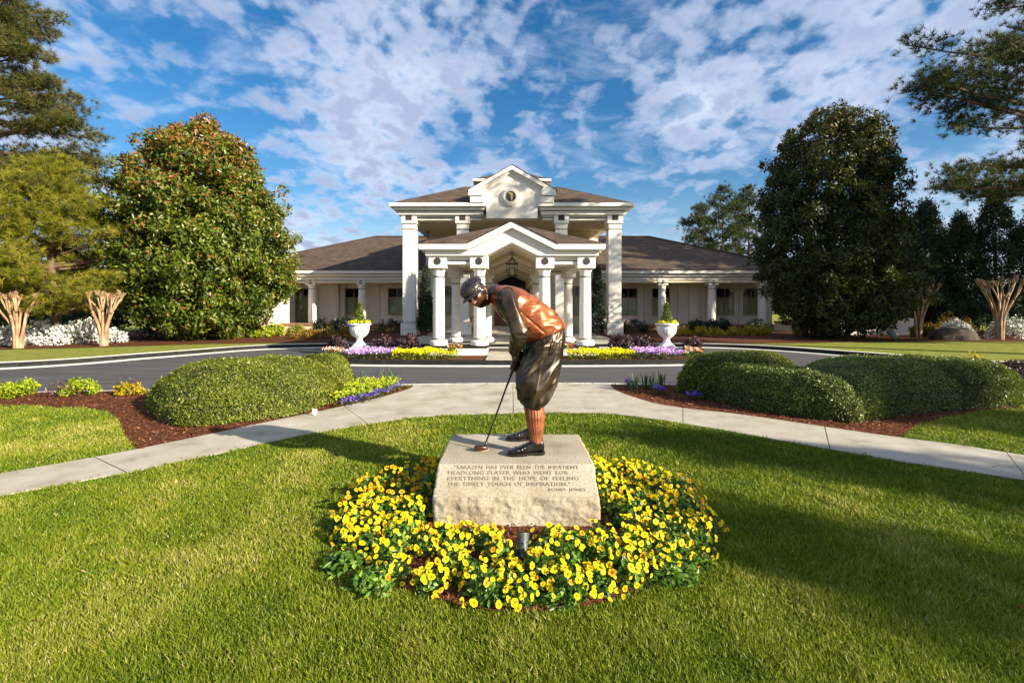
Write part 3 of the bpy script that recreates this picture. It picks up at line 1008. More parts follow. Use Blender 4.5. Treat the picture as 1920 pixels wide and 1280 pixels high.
# entrance: steps, double door with gabled transom
for i in range(3):
    part(MB().box(-2.2, 2.2, 27.1 + 0.32 * i, 29.0, 0.10 + 0.004 * i, 0.235 + 0.085 * i), 'step', M['stone_step'], bevel=0.008)
part(MB().box(-4.7, 4.7, 29.0, 30.998, 0.08, 0.40), 'entry_floor', M['stone_step'])
dr = part(MB().box(-1.15, -1.0, WY + 0.05, WY + 0.2, 0.40, 2.95).box(1.0, 1.15, WY + 0.05, WY + 0.2, 0.40, 2.95).box(-1.0, 1.0, WY + 0.05, WY + 0.2, 2.80, 2.95), 'entrance_frame', M['door_wood'])
for s in (-1, 1):
    d = part(MB().box(s * 0.01, s * 0.99, WY + 0.09, WY + 0.15, 0.41, 2.79), 'entrance_door', M['door_wood'], bevel=0.01)
    for za, zb in ((0.6, 1.2), (1.35, 2.6)):
        part(MB().box(s * 0.16, s * 0.84, WY + 0.075, WY + 0.089, za, zb), 'door_panel', M['door_wood'], d, bevel=0.012)
    part(MB().tube([(s * 0.07, WY + 0.03, 1.35), (s * 0.07, WY + 0.03, 1.65)], 0.02), 'handle', M['dark_metal'], d)
part(MB().prism_y([(-1.15, 2.951), (1.15, 2.951), (1.15, 3.25), (0, 3.72), (-1.15, 3.25)], WY + 0.06, WY + 0.16), 'transom', M['dark_metal'])
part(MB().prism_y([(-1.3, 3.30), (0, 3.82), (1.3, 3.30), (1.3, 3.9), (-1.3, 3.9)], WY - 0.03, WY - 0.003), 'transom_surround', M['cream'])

# ---- wings
for s in (-1, 1):
    X = lambda a, b: (min(s * a, s * b), max(s * a, s * b))
    wy = 33.5
    wins = [(7.45, 8.70), (9.70, 10.95), (14.15, 15.4), (16.0, 17.2)] if s > 0 else [(7.35, 8.60), (10.35, 11.6)]
    zz = (1.05, 2.92)
    ops = [(*X(a, b), *zz) for a, b in wins]
    if s < 0:
        ops.append((-15.05, -13.95, 0.42, 2.9))
    a, b = X(5.45, 18.0)
    part(wall_openings(MB(), a, b, wy, wy + 0.3, 0.1, 3.4, ops), 'wall', M['white'])
    for a_, b_, c_, d_ in ops:
        isdoor = c_ < 0.5
        window(a_, b_, c_, d_, wy, door=isdoor, split=0.78 if isdoor else 0.64)
    a, b = X(17.7, 18.0)
    part(MB().box(a, b, wy + 0.3, 46, 0.1, 3.4), 'wall', M['white'])
    a, b = X(5.45, 17.6)
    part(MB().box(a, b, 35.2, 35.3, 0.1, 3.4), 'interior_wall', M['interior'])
    # wall piers and panel joints
    for px_ in ((12.2, 12.9) if s > 0 else (11.95, 12.65)), ((17.3, 17.9)), ((5.5, 6.2)):
        a, b = X(*px_)
        part(MB().box(a, b, wy - 0.22, wy - 0.002, 0.42, 3.2), 'pilaster', M['white'])
    for jx in (6.8, 9.15, 11.45, 13.4, 15.7):
        a, b = X(jx - 0.012, jx + 0.012)
        part(MB().box(a, b, wy - 0.004, wy - 0.001, 0.42, 3.2), 'panel_joint', M['reveal'])
    a, b = X(5.46, 18.3)
    part(MB().box(a, b, 30.62, wy - 0.003, 3.16, 3.24), 'porch_ceiling', M['soffit'])
    part(MB().box(a, b, 31.6, wy - 0.003, 0.08, 0.42), 'porch_floor', M['brick'])
    for cx_ in (9.6, 12.8, 16.0):
        round_column(s * cx_, 31.0, 0.10, 3.00, 0.25, 0.36, 0.16, 0.62, 0.335, 0.12)
    # entablature bands
    a, b = X(5.30, 18.3)
    en = part(MB().box(a, b, 30.78, 31.2, 3.12, 3.34), 'beam', M['trim'])
    part(MB().box(a, b, 30.765, 30.779, 3.20, 3.235), 'reveal', M['reveal'], en)
    a, b = X(5.28, 18.45)
    co = part(MB().box(a, b, 30.66, 31.4, 3.341, 3.50), 'cornice', M['trim'], bevel=0.01)
    a2, b2 = X(5.30, 18.4)
    part(MB().box(a2, b2, 30.70, 31.4, 3.50, 3.53), 'reveal', M['reveal'], co)
    a, b = X(5.24, 18.6)
    part(MB().box(a, b, 30.52, 31.4, 3.53, 3.68), 'cornice_band', M['trim'], co, bevel=0.01)
    part(MB().box(a2, b2, 30.56, 31.4, 3.68, 3.71), 'reveal', M['reveal'], co)
    a, b = X(5.20, 18.75)
    part(MB().box(a, b, 30.34, 46, 3.71, 3.90), 'cornice_cap', M['trim'], co, bevel=0.01)
    # hipped roof
    x0, xr, y0, yr, z0, zr = 18.78, 10.8, 30.31, 38.2, 3.902, 7.12
    fr = ((s * 5.2, y0, z0), (s * x0, y0, z0), (s * xr, yr, zr), (s * 5.2, yr, zr))
    en_ = ((s * x0, y0, z0), (s * x0, 46.2, z0), (s * xr, yr, zr))
    bk = ((s * 5.2, 46.2, z0), (s * x0, 46.2, z0), (s * xr, yr, zr), (s * 5.2, yr, zr))
    roof_obj('wing_roof', [fr, en_, bk])
    part(MB().tube([(s * x0, y0, z0 + 0.02), (s * xr, yr, zr + 0.03), (s * 5.2, yr, zr + 0.03)], 0.07, 6), 'roof_ridge', M['shingle'])
# lower projecting wall at the far left, half hidden by the magnolia
part(MB().box(-19.5, -13.9, 27.4, 30.2, 0.62, 2.15), 'end_wall', M['white'])
part(MB().box(-19.52, -13.88, 27.38, 30.22, 0.08, 0.62), 'end_wall_base', M['cream'])
part(MB().box(-13.86, -13.78, 27.32, 27.40, 0.10, 2.2), 'downpipe', M['brick'])
part(MB().box(-13.7, -10.9, 28.6, 30.4, 0.08, 0.50), 'terrace', M['cream'])
part(MB().box(-13.72, -10.88, 28.55, 30.42, 0.50, 0.62), 'terrace_coping', M['brick'])
part(MB().box(16.6, 20.0, 28.4, 30.6, 0.08, 0.62), 'terrace', M['cream'])
part(MB().box(16.55, 20.02, 28.35, 30.62, 0.62, 0.72), 'terrace_coping', M['brick'])

# ---- drive-through portico
fyp, byp = 15.2, 19.85
for x in (-2.30, -1.02, 1.02, 2.30):
    round_column(x, fyp, 0.42, 2.81, 0.185, 0.285, 0.17, 0.56, 0.38, 0.11)
    round_column(x, byp, 0.20, 2.81, 0.185, 0.285, 0.17, 0.56, 0.38, 0.0)
for s in (-1, 1):
    a, b = (0.76, 2.64)
    p = part(MB().box(s * a, s * b, fyp - 0.32, fyp + 0.32, 0.10, 0.36), 'plinth', M['white'], bevel=0.01)
    part(MB().box(s * (a - 0.04), s * (b + 0.04), fyp - 0.36, fyp + 0.36, 0.361, 0.42), 'plinth_cap', M['kerb_black'], p, bevel=0.008)
    p = part(MB().box(s * 0.7, s * 2.7, byp - 0.34, byp + 0.34, 0.10, 0.16), 'plinth', M['trim'], bevel=0.01)
    part(MB().box(s * 0.68, s * 2.72, byp - 0.36, byp + 0.36, 0.161, 0.20), 'plinth_cap', M['kerb_black'], p)
    for yy in (fyp, byp):
        bmz = part(MB().box(s * 1.302, s * 2.018, yy - 0.19, yy + 0.19, 2.94, 3.188), 'beam', M['trim'])
        part(MB().box(s * 1.302, s * 2.018, yy - 0.204, yy - 0.191, 3.03, 3.06), 'reveal', M['reveal'], bmz)
    part(MB().box(s * 2.12, s * 2.48, fyp + 0.282, byp - 0.282, 2.94, 3.188), 'side_beam', M['trim'])
    part(MB().box(s * 0.86, s * 1.18, fyp + 0.282, byp - 0.282, 2.90, 3.188), 'side_beam', M['cream'])
    part(MB().box(s * 0.86, s * 2.45, fyp + 0.2, byp + 0.2, 3.190, 3.24), 'ceiling', M['soffit'])
    # vaulted ceiling slopes
    part(MB().add([(s * 0.86, fyp + 0.15, 3.19), (0, fyp + 0.15, 3.61), (0, 30.9, 3.61), (s * 0.86, 30.9, 3.19), (s * 0.9, fyp + 0.15, 3.26), (0, fyp + 0.15, 3.70), (0, 30.9, 3.70), (s * 0.9, 30.9, 3.26)], [(0, 1, 2, 3), (7, 6, 5, 4), (0, 4, 5, 1), (3, 2, 6, 7), (0, 3, 7, 4)]), 'vault_slope', M['soffit'])
    part(MB().box(s * 0.86, s * 1.16, byp + 0.282, 30.9, 2.75, 3.186), 'walkway_beam', M['cream'])
    for yy in (17.5, 19.85, 24.5, 28.0):
        rp = [(s * 0.858, 3.05), (s * 0.858, 3.185), (0, 3.605), (0, 3.47)]
        if s > 0:
            rp = rp[::-1]
        part(MB().prism_y(rp, yy - 0.09, yy + 0.09), 'vault_rib', M['cream'])
for yy, fl in ((fyp, -1), (byp, 1)):
    ya, yb = yy - 0.36, yy + 0.30
    lo_ = [(-2.66, 3.191), (-0.80, 3.191), (0, 3.60), (0.80, 3.191), (2.66, 3.191)]
    mid_ = [(2.66, 3.36), (1.30, 3.36), (0, 4.02), (-1.30, 3.36), (-2.66, 3.36)]
    pt = MB()
    pt.prism_y([lo_[0], lo_[1], mid_[3], mid_[4]], ya, yb)
    pt.prism_y([lo_[1], lo_[2], mid_[2], mid_[3]], ya, yb)
    pt.prism_y([lo_[2], lo_[3], mid_[1], mid_[2]], ya, yb)
    pt.prism_y([lo_[3], lo_[4], mid_[0], mid_[1]], ya, yb)
    pd = part(pt, 'pediment', M['trim'])
    m1 = [(-2.82, 3.362), (-1.32, 3.362), (0, 4.024), (1.32, 3.362), (2.82, 3.362)]
    m2 = [(-2.86, 3.53), (-1.37, 3.53), (0, 4.21), (1.37, 3.53), (2.86, 3.53)]
    ct = MB()
    for i in range(4):
        ct.prism_y([m1[i], m1[i + 1], m2[i + 1], m2[i]], ya - 0.17, yb)
    part(ct, 'cornice', M['trim'], pd)
for s in (-1, 1):
    part(MB().box(s * 2.30, s * 2.66, fyp + 0.302, byp - 0.362, 3.191, 3.36), 'side_frieze', M['trim'])
    part(MB().box(s * 2.30, s * 2.86, fyp + 0.302, byp - 0.535, 3.362, 3.53), 'side_cornice', M['trim'])
ys, ye, zz, az_ = fyp - 0.55, byp + 0.32, 3.534, 4.62
ym = (ys + ye) / 2
c4 = [(-2.9, ys, zz), (2.9, ys, zz), (2.9, ye, zz), (-2.9, ye, zz)]
yv = ys + (4.225 - zz) / ((az_ - zz) / (ym - ys))
VV = (0, yv, 4.225)
roof_obj('portico_roof', [(c4[0], (-1.41, ys, zz), VV, (0, ym, az_)), ((1.41, ys, zz), c4[1], (0, ym, az_), VV)] + [(c4[i], c4[(i + 1) % 4], (0, ym, az_)) for i in range(1, 4)])
roof_obj('portico_gable_roof', [((s * 1.42, ys - 0.02, 3.53), (0, ys - 0.02, 4.225), (0, 17.4, 4.225), (s * 1.42, 17.4, 3.53)) for s in (-1, 1)])
roof_obj('walkway_roof', [((s * 1.3, 19.9, 3.4), (0, 19.9, 4.0), (0, 30.9, 4.0), (s * 1.3, 30.9, 3.4)) for s in (-1, 1)])

# ---- lantern in the portico
lan = empty('hanging_lantern', (0, 17.3, 2.72), 'black iron lantern hanging under the portico gable', 'lantern')
ly = 0
cg = MB()
for k in range(6):
    a = math.pi / 3 * k
    x, y = 0.17 * math.cos(a), 0.17 * math.sin(a)
    cg.tube([(x, y, 0.0), (x * 1.12, y * 1.12, 0.42)], 0.013, 6)
    cg.tube([(x * 1.12, y * 1.12, 0.42), (x * 0.95, y * 0.95, 0.52), (x * 0.3, y * 0.3, 0.62)], 0.012, 6)
cg.lathe([(0.19, -0.02), (0.19, 0.02)], 0, 0, 6)
cg.lathe([(0.215, 0.41), (0.215, 0.45)], 0, 0, 6)
cg.lathe([(0.08, 0.60), (0.03, 0.66)], 0, 0, 10)
cg.build('cage', M['dark_metal'], lan)
MB().tube([(0, 0, 0.64), (0, 0, 0.90)], 0.012, 6).build('chain', M['dark_metal'], lan)
for k in range(4):
    a = math.pi / 2 * k + 0.4
    MB().tube([(0.06 * math.cos(a), 0.06 * math.sin(a), 0.02), (0.06 * math.cos(a), 0.06 * math.sin(a), 0.24)], 0.016, 8).build('candle', M['plastic_white'], lan)

# ---- railings by the entrance steps
for s in (-1, 1):
    rl = empty('handrail', (s * 2.45, 26.5, 0.145), 'black wrought iron handrail on the %s side of the entrance steps' % ('left' if s < 0 else 'right'), 'railing', 'handrails by the entrance steps')
    MB().tube([(-0.35, 0, 0.62), (0.15, 0, 0.80), (0.40, 0.4, 1.0)], 0.022).build('top_rail', M['dark_metal'], rl)
    MB().tube([(-0.35, 0, 0.08), (0.40, 0, 0.08)], 0.018).build('bottom_rail', M['dark_metal'], rl)
    for k in range(6):
        x = -0.35 + 0.15 * k
        MB().tube([(x, 0, -0.01), (x, 0, 0.62 + 0.3 * max(0, min(1, (x + 0.35) / 0.9)))], 0.013, 6).build('baluster', M['dark_metal'], rl)

# ------------------------------------------------------------------ foliage builders
def unit(a):
    return a / np.maximum(np.linalg.norm(a, axis=1, keepdims=True), 1e-9)


def leaf_arrays(P, Nrm, L_, W_, rng, jitter=0.7, fold=0.25, droop=0.0):
    k = len(P)
    n = unit(Nrm + jitter * rng.normal(0, 1, (k, 3)))
    d = unit(np.cross(n, rng.normal(0, 1, (k, 3))))
    if droop:
        d = unit(d + np.array([0, 0, -droop]))
    s = np.cross(d, n)
    L_ = np.broadcast_to(L_, (k,))[:, None]
    W_ = np.broadcast_to(W_, (k,))[:, None]
    m = P + d * L_ * 0.45
    v = np.stack([P, m + s * W_ / 2 + n * W_ * fold, P + d * L_, m - s * W_ / 2 + n * W_ * fold], 1)
    return v.reshape(-1, 3)


def leaf_object(name, P, Nrm, L_, W_, tint, mat, parent, rng, jitter=0.7, fold=0.25, droop=0.0):
    v = leaf_arrays(P, Nrm, L_, W_, rng, jitter, fold, droop)
    k = len(P)
    b = np.arange(k)[:, None] * 4
    t = np.concatenate([b + np.array([[0, 1, 2]]), b + np.array([[0, 2, 3]])], 1).reshape(-1, 3)
    me = np_mesh(name, v, t, np.repeat(np.clip(tint, 0, 1), 4))
    return mobj(name, me, mat, parent)


def clump_points(C, Cn, per, rad, rng, flat=1.0):
    """leaves on shells around clump centres, pointing out"""
    k = len(C) * per
    dirs = unit(rng.normal(0, 1, (k, 3)) + np.repeat(Cn, per, 0) * 0.9)
    r = rad * rng.uniform(0.55, 1.05, k) if np.isscalar(rad) else np.repeat(rad, per) * rng.uniform(0.55, 1.05, k)
    off = dirs * r[:, None]
    off[:, 2] *= flat
    return np.repeat(C, per, 0) + off, dirs


def shrub(name, loc, r, mat, label, cat='shrub', group=None, n=1400, leaf=(0.07, 0.04), seed=0, tint=(0.5, 0.22), stems=True, lumpy=0.18, clumps=26, upright=0.0, jitter=0.8):
    rng = np.random.default_rng(seed + 100)
    root = empty(name, loc, label, cat, group)
    rx, ry, rz = r
    per = max(4, n // clumps)
    d = unit(rng.normal(0, 1, (clumps, 3)) * np.array([1, 1, 0.9]) + np.array([0, 0, 0.35]))
    rad = rng.uniform(0.55, 0.95, clumps)[:, None]
    C = d * rad * np.array([rx, ry, rz]) * np.array([0.8, 0.8, 0.8])
    C[:, 2] = np.abs(C[:, 2]) + 0.12 * rz
    P, D = clump_points(C, d, per, lumpy * 1.6 * (rx + ry + rz) / 3 * rng.uniform(0.7, 1.3, clumps), rng)
    P[:, 2] = np.maximum(P[:, 2], 0.01)
    if upright:
        D = unit(D * (1 - upright) + np.array([0, 0, 0]))
    tn = rng.normal(tint[0], tint[1], len(P)) + np.repeat(rng.normal(0, 0.1, clumps), per)
    leaf_object('foliage', P, D, leaf[0] * rng.uniform(0.7, 1.2, len(P)), leaf[1] * rng.uniform(0.8, 1.2, len(P)), tn, mat, root, rng, jitter)
    if stems:
        mb = MB()
        for i in range(5):
            a = rng.uniform(0, 6.28)
            mb.tube([(0, 0, -0.02), (math.cos(a) * rx * 0.3, math.sin(a) * ry * 0.3, rz * 0.45), (math.cos(a) * rx * 0.55, math.sin(a) * ry * 0.55, rz * 0.8)], [0.02, 0.013, 0.006], 5)
        mb.build('stem', M['bark_dark'], root)
    return root


def flower_mass(name, poly, h, n, mat, label, cat, seed, leaf=0.05, z=Z_KERB, lump=0.5, tint=(0.62, 0.26)):
    """low carpet of flowers over a footprint (nobody could count them)"""
    rng = np.random.default_rng(seed)
    Q = np.array(poly)
    lo, hi = Q.min(0), Q.max(0)
    xy = rng.uniform(lo, hi, (n * 4, 2))
    xy = xy[in_poly(xy[:, 0], xy[:, 1], poly)][:n]
    ph = patch_noise(xy, 7.0, seed)
    hh = h * (0.62 + 0.38 * rng.uniform(0, 1, len(xy)) ** 0.5) * (1 + 0.22 * ph.clip(-1, 1))
    P = np.stack([xy[:, 0], xy[:, 1], z + hh], 1)
    low_ = rng.uniform(0, 1, len(xy)) < 0.3
    P[low_, 2] = z + rng.uniform(0.02, 0.7, low_.sum()) * h
    tn = rng.normal(tint[0], tint[1], len(xy)) + 0.12 * ph
    tn[low_] = rng.uniform(0, 0.16, low_.sum())
    D = np.tile(np.array([[0.1, -0.35, 0.9]]), (len(xy), 1))
    o = leaf_object(name, P, D, leaf * rng.uniform(0.8, 1.2, len(xy)), leaf * 0.9, tn.clip(0.0, 1), mat, None, rng, 0.5, 0.1)
    return tag(o, label, cat, kind='stuff')


def radial(cx_, cy_, pts):
    return [(cx_ + p[0], cy_ + p[1]) for p in pts]


def clipped_hedge(name, foot, H, mat, label, group, n, seed, leaf=0.027, p=3.4, q=2.0, slope=(0, 0)):
    """rounded clipped mound over a smooth footprint: dark twiggy core under a skin of small leaves"""
    rng = np.random.default_rng(seed)
    foot = [tuple(v) for v in catmull(foot, 8, closed=True)]
    F = np.array(foot)
    c = F.mean(0)
    root = empty(name, (c[0], c[1], Z_MULCH), label, 'hedge', group)
    F = F - c
    m = len(F)
    rings = np.concatenate([np.linspace(0.02, 0.7, 8), np.linspace(0.76, 1.0, 9)])

    def zf(r):
        return H * np.clip(1 - np.abs(r) ** p, 0, 1) ** (1 / q) * (1 - 0.07 * np.abs(r) ** 2)

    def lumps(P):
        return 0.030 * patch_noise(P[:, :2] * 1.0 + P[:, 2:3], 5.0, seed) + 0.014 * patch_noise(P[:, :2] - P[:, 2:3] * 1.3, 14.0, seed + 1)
    vs, fs = [], []
    for r in rings:
        # shrink near the ground a little so the mound overhangs its foot
        vs.append(np.column_stack([F * r * 0.955, np.full(m, zf(r)) - 0.065]))
    V = np.concatenate(vs)
    V[:, 2] = np.maximum(V[:, 2], -0.02)
    for i in range(len(rings) - 1):
        for k in range(m):
            k2 = (k + 1) % m
            fs.append((i * m + k, (i + 1) * m + k, (i + 1) * m + k2, i * m + k2))
    fs.append(tuple(range(m)))
    me = bpy.data.meshes.new('core')
    me.from_pydata(V.tolist(), [], fs)
    me.update()
    mobj('core', me, M['hedge_core'], root, smooth=True)
    # leaves: sample ring/angle with area weights
    rr = np.linspace(0.0, 1.0, 220)
    zz = zf(rr)
    meanR = np.mean(np.linalg.norm(F, axis=1))
    ds = np.sqrt((np.diff(rr) * meanR) ** 2 + np.diff(zz) ** 2) * (rr[:-1] + 0.002)
    cdf = np.cumsum(ds) / ds.sum()
    idx = np.searchsorted(cdf, rng.uniform(0, 1, n))
    r = rr[idx] + rng.uniform(0, 1, n) * (rr[1] - rr[0])
    r = r.clip(0, 1)
    kk = rng.uniform(0, m, n)
    k0 = kk.astype(int) % m
    f = (kk - kk.astype(int))[:, None]
    B = F[k0] * (1 - f) + F[(k0 + 1) % m] * f
    P = np.column_stack([B * r[:, None], zf(r)])
    e = 0.004
    slope_ = (zf(np.clip(r + e, 0, 1)) - zf(np.clip(r - e, 0, 1))) / (2 * e * meanR)
    Nn = unit(np.column_stack([-slope_[:, None] * unit(B), np.ones(n)]))
    steep = r > 0.965
    P[steep, 2] = zf(rng.uniform(0.93, 1.0, steep.sum())) * rng.uniform(0.1, 1.0, steep.sum())
    Nn[steep] = unit(np.column_stack([unit(B[steep]), np.full(steep.sum(), 0.25)]))
    lp = lumps(P)
    P += Nn * (lp + rng.normal(0, 0.010, n))[:, None]
    P[:, 2] = np.maximum(P[:, 2], 0.0)
    hol = patch_noise(np.column_stack([P[:, 0] + P[:, 2] * 0.7, P[:, 1] - P[:, 2] * 0.9]), 6.5, seed + 9)
    keep = ~((hol > 0.78 + 0.9 * P[:, 2] / H) & (rng.uniform(0, 1, n) < 0.85))
    P, Nn, lp = P[keep], Nn[keep], lp[keep]
    n = len(P)
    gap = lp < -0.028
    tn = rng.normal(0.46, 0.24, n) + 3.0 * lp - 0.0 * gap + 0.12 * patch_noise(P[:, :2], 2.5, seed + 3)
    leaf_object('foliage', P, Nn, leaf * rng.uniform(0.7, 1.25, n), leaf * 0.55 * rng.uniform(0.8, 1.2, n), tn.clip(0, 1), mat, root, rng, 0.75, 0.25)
    # a few sprigs that stand proud of the clipped skin
    ns = n // 45
    j = rng.integers(0, n, ns)
    Ps = P[j] + Nn[j] * rng.uniform(0.0, 0.03, ns)[:, None]
    spr = leaf_object('sprig', Ps, rng.normal(0, 1, (ns, 3)), 0.05, 0.018, rng.uniform(0.5, 1, ns), mat, root, rng, 0.3, 0.2)
    spr['kind'] = 'stuff'
    mb = MB()
    for a in np.linspace(0, 6.28, 9):
        i = int(a / 6.2832 * m) % m
        mb.tube([(F[i][0] * 0.55, F[i][1] * 0.55, -0.04), (F[i][0] * 0.75, F[i][1] * 0.75, H * 0.5)], [0.02, 0.012], 5)
    mb.build('stem', M['bark_dark'], root)
    return root


def profile_tree(name, loc, H, prof, mat, label, n_clump, per, leaf, seed, base_h=0.5, trunk_r=0.25, tint_fn=None, rad=0.45, group=None, cat='tree', jitter=0.75, inner=0.55, wob=0.20, clump_up=0.2):
    """broadleaf tree: crown radius given by prof [(height fraction, radius)]"""
    rng = np.random.default_rng(seed)
    root = empty(name, loc, label, cat, group)
    hs = np.array([p[0] for p in prof]) * H
    rs = np.array([p[1] for p in prof])

    def R_of(z):
        return np.interp(z, hs, rs)
    zq = np.linspace(hs[0], hs[-1], 200)
    wgt = R_of(zq) + 0.15
    cdf = np.cumsum(wgt) / wgt.sum()

    def sample(k, rlo, rhi):
        z = np.interp(rng.uniform(0, 1, k), cdf, zq)
        a = rng.uniform(0, 2 * math.pi, k)
        bumpy = 1 + wob * np.sin(3 * a + z * 1.7 + seed) * np.cos(z * 2.3 + 2 * a) + 0.20 * np.minimum(0.35, np.sin(6 * a + z * 2.6 + seed) * np.sin(4.4 * z - 5 * a + 1)) + rng.normal(0, 0.085, k)
        r = R_of(z) * bumpy * rng.uniform(rlo, rhi, k)
        Cc = np.stack([r * np.cos(a), r * np.sin(a), z], 1)
        Nn = unit(np.stack([np.cos(a), np.sin(a), np.full(k, clump_up) + 0.9 * (z - H * 0.45) / H], 1))
        return Cc, Nn
    C1, N1 = sample(n_clump, 0.86, 1.02)
    C2, N2 = sample(int(n_clump * inner), 0.45, 0.82)
    C = np.concatenate([C1, C2])
    Nn = np.concatenate([N1, N2])
    cr = rad * rng.uniform(0.6, 1.25, len(C))
    P, D = clump_points(C, Nn, per, cr, rng)
    tn = rng.normal(0.42, 0.17, len(P)) + np.repeat(rng.normal(0, 0.10, len(C)), per)
    if tint_fn is not None:
        tn = tint_fn(P, tn, rng)
    leaf_object('crown', P, D, leaf[0] * rng.uniform(0.7, 1.2, len(P)), leaf[1] * rng.uniform(0.8, 1.2, len(P)), tn, mat, root, rng, jitter)
    mb = MB()
    mb.tube([(0, 0, -0.1), (0.03, 0.02, H * 0.2), (-0.04, 0.03, H * 0.5), (0.02, 0, H * 0.93)], [trunk_r * 1.25, trunk_r, trunk_r * 0.6, 0.03], 10)
    mb.build('trunk', M['bark_dark'], root, smooth=True)
    lb = MB()
    for i in range(22):
        z = H * (0.12 + 0.75 * i / 22)
        a = i * 2.4 + rng.uniform(-0.3, 0.3)
        rr = R_of(z) * 0.85
        lb.tube([(0, 0, z), (math.cos(a) * rr * 0.5, math.sin(a) * rr * 0.5, z + rr * 0.16), (math.cos(a) * rr, math.sin(a) * rr, z + rr * 0.42)], [trunk_r * 0.35 * (1 - 0.6 * i / 22), trunk_r * 0.2, 0.015], 6)
    lb.build('branch', M['bark_dark'], root)
    return root


def needle_tufts(C, D, per, length, width, rng, tint, mat, parent, name='crown', spread=0.9):
    k = len(C) * per
    d = unit(np.repeat(D, per, 0) * (1.0) + spread * rng.normal(0, 1, (k, 3)) * 0.75)
    base = np.repeat(C, per, 0) + d * 0.02
    s = unit(np.cross(d, rng.normal(0, 1, (k, 3)))) * (width / 2)
    L_ = length * rng.uniform(0.7, 1.15, k)
    v = np.stack([base + s, base - s, base + d * L_[:, None]], 1).reshape(-1, 3)
    t = np.arange(3 * k).reshape(-1, 3)
    tn = np.repeat(tint, per) + rng.normal(0, 0.1, k)
    return mobj(name, np_mesh(name, v, t, np.repeat(tn.clip(0, 1), 3)), mat, parent)


def pine(name, loc, H, base, Rmax, label, mat, seed, whorls=16, per_whorl=5, tufts=26, per=18, needle=(0.22, 0.014), trunk_r=0.22, group=None, shape=0.75, az_range=None, up=0.18, droop=0.0, bend=(0, 0), clump=0.18, width_gain=1.0):
    """pine: bare tapering trunk, whorls of boughs carrying flat sprays of needle tufts"""
    rng = np.random.default_rng(seed)
    root = empty(name, loc, label, 'tree', group)
    tr = MB()
    bx_, by_ = bend
    axis = lambda z: np.array([bx_ * (z / H) ** 2, by_ * (z / H) ** 2, z])
    tr.tube([axis(H * t) + np.array([0.05 * math.sin(t * 9), 0.05 * math.cos(t * 7), 0]) - np.array([0, 0, 0.1 if t == 0 else 0]) for t in np.linspace(0, 0.99, 9)], [trunk_r * (1.15 - 1.08 * t) for t in np.linspace(0, 0.99, 9)], 9)
    tr.build('trunk', M['bark_pine'], root, smooth=True)
    br = MB()
    C, D, T = [], [], []
    for w_ in range(whorls):
        t = w_ / max(whorls - 1, 1)
        z = base + (H * 0.97 - base) * t
        Rz = Rmax * max(0.12, (1 - t) ** shape) * (0.65 + 0.35 * min(1, t * 5 + 0.25))
        for b_ in range(per_whorl):
            a = rng.uniform(0, 2 * math.pi) if az_range is None else rng.uniform(*az_range)
            Lb = Rz * rng.uniform(0.62, 1.08)
            p0 = axis(z + rng.uniform(-0.2, 0.2))
            dr = np.array([math.cos(a), math.sin(a), 0])
            upz = up + 0.35 * t + rng.normal(0, 0.06)
            pts_ = []
            for q_ in np.linspace(0, 1, 6):
                pts_.append(p0 + dr * Lb * q_ + np.array([0, 0, Lb * (upz * q_ - droop * q_ * q_ + 0.10 * q_ ** 3)]))
            br.tube(pts_, [trunk_r * 0.28 * (1 - t * 0.6) * (1 - 0.85 * q_) + 0.008 for q_ in np.linspace(0, 1, 6)], 5)
            nt = max(5, int(tufts * Lb / Rmax))
            side_ = np.array([-dr[1], dr[0], 0])
            for _ in range(nt):
                q_ = rng.uniform(0.30, 1.0) ** 0.8
                i0 = min(int(q_ * 5), 4)
                f_ = q_ * 5 - i0
                pc = pts_[i0] * (1 - f_) + pts_[i0 + 1] * f_
                sp = (0.34 * Lb * (1.05 - q_) + 0.16) * rng.uniform(-1, 1) * width_gain
                tw = pc + side_ * sp + dr * abs(sp) * 0.5 + np.array([0, 0, rng.normal(0.10, 0.09)])
                if rng.uniform() < 0.35:
                    br.tube([pc, tw], [0.012, 0.006], 4)
                nsub = rng.integers(2, 5)
                for _s in range(nsub):
                    C.append(tw + rng.normal(0, clump, 3) * np.array([1, 1, 0.55]))
                    dd = dr * 0.5 + side_ * np.sign(sp) * 0.5 + np.array([0, 0, 0.55]) + rng.normal(0, 0.35, 3)
                    D.append(dd / np.linalg.norm(dd))
                    T.append(np.clip(rng.normal(0.42, 0.22), 0, 1))
    br.build('branch', M['bark_pine'], root)
    needle_tufts(np.array(C), np.array(D), per, needle[0], needle[1], rng, np.array(T), mat, root)
    return root


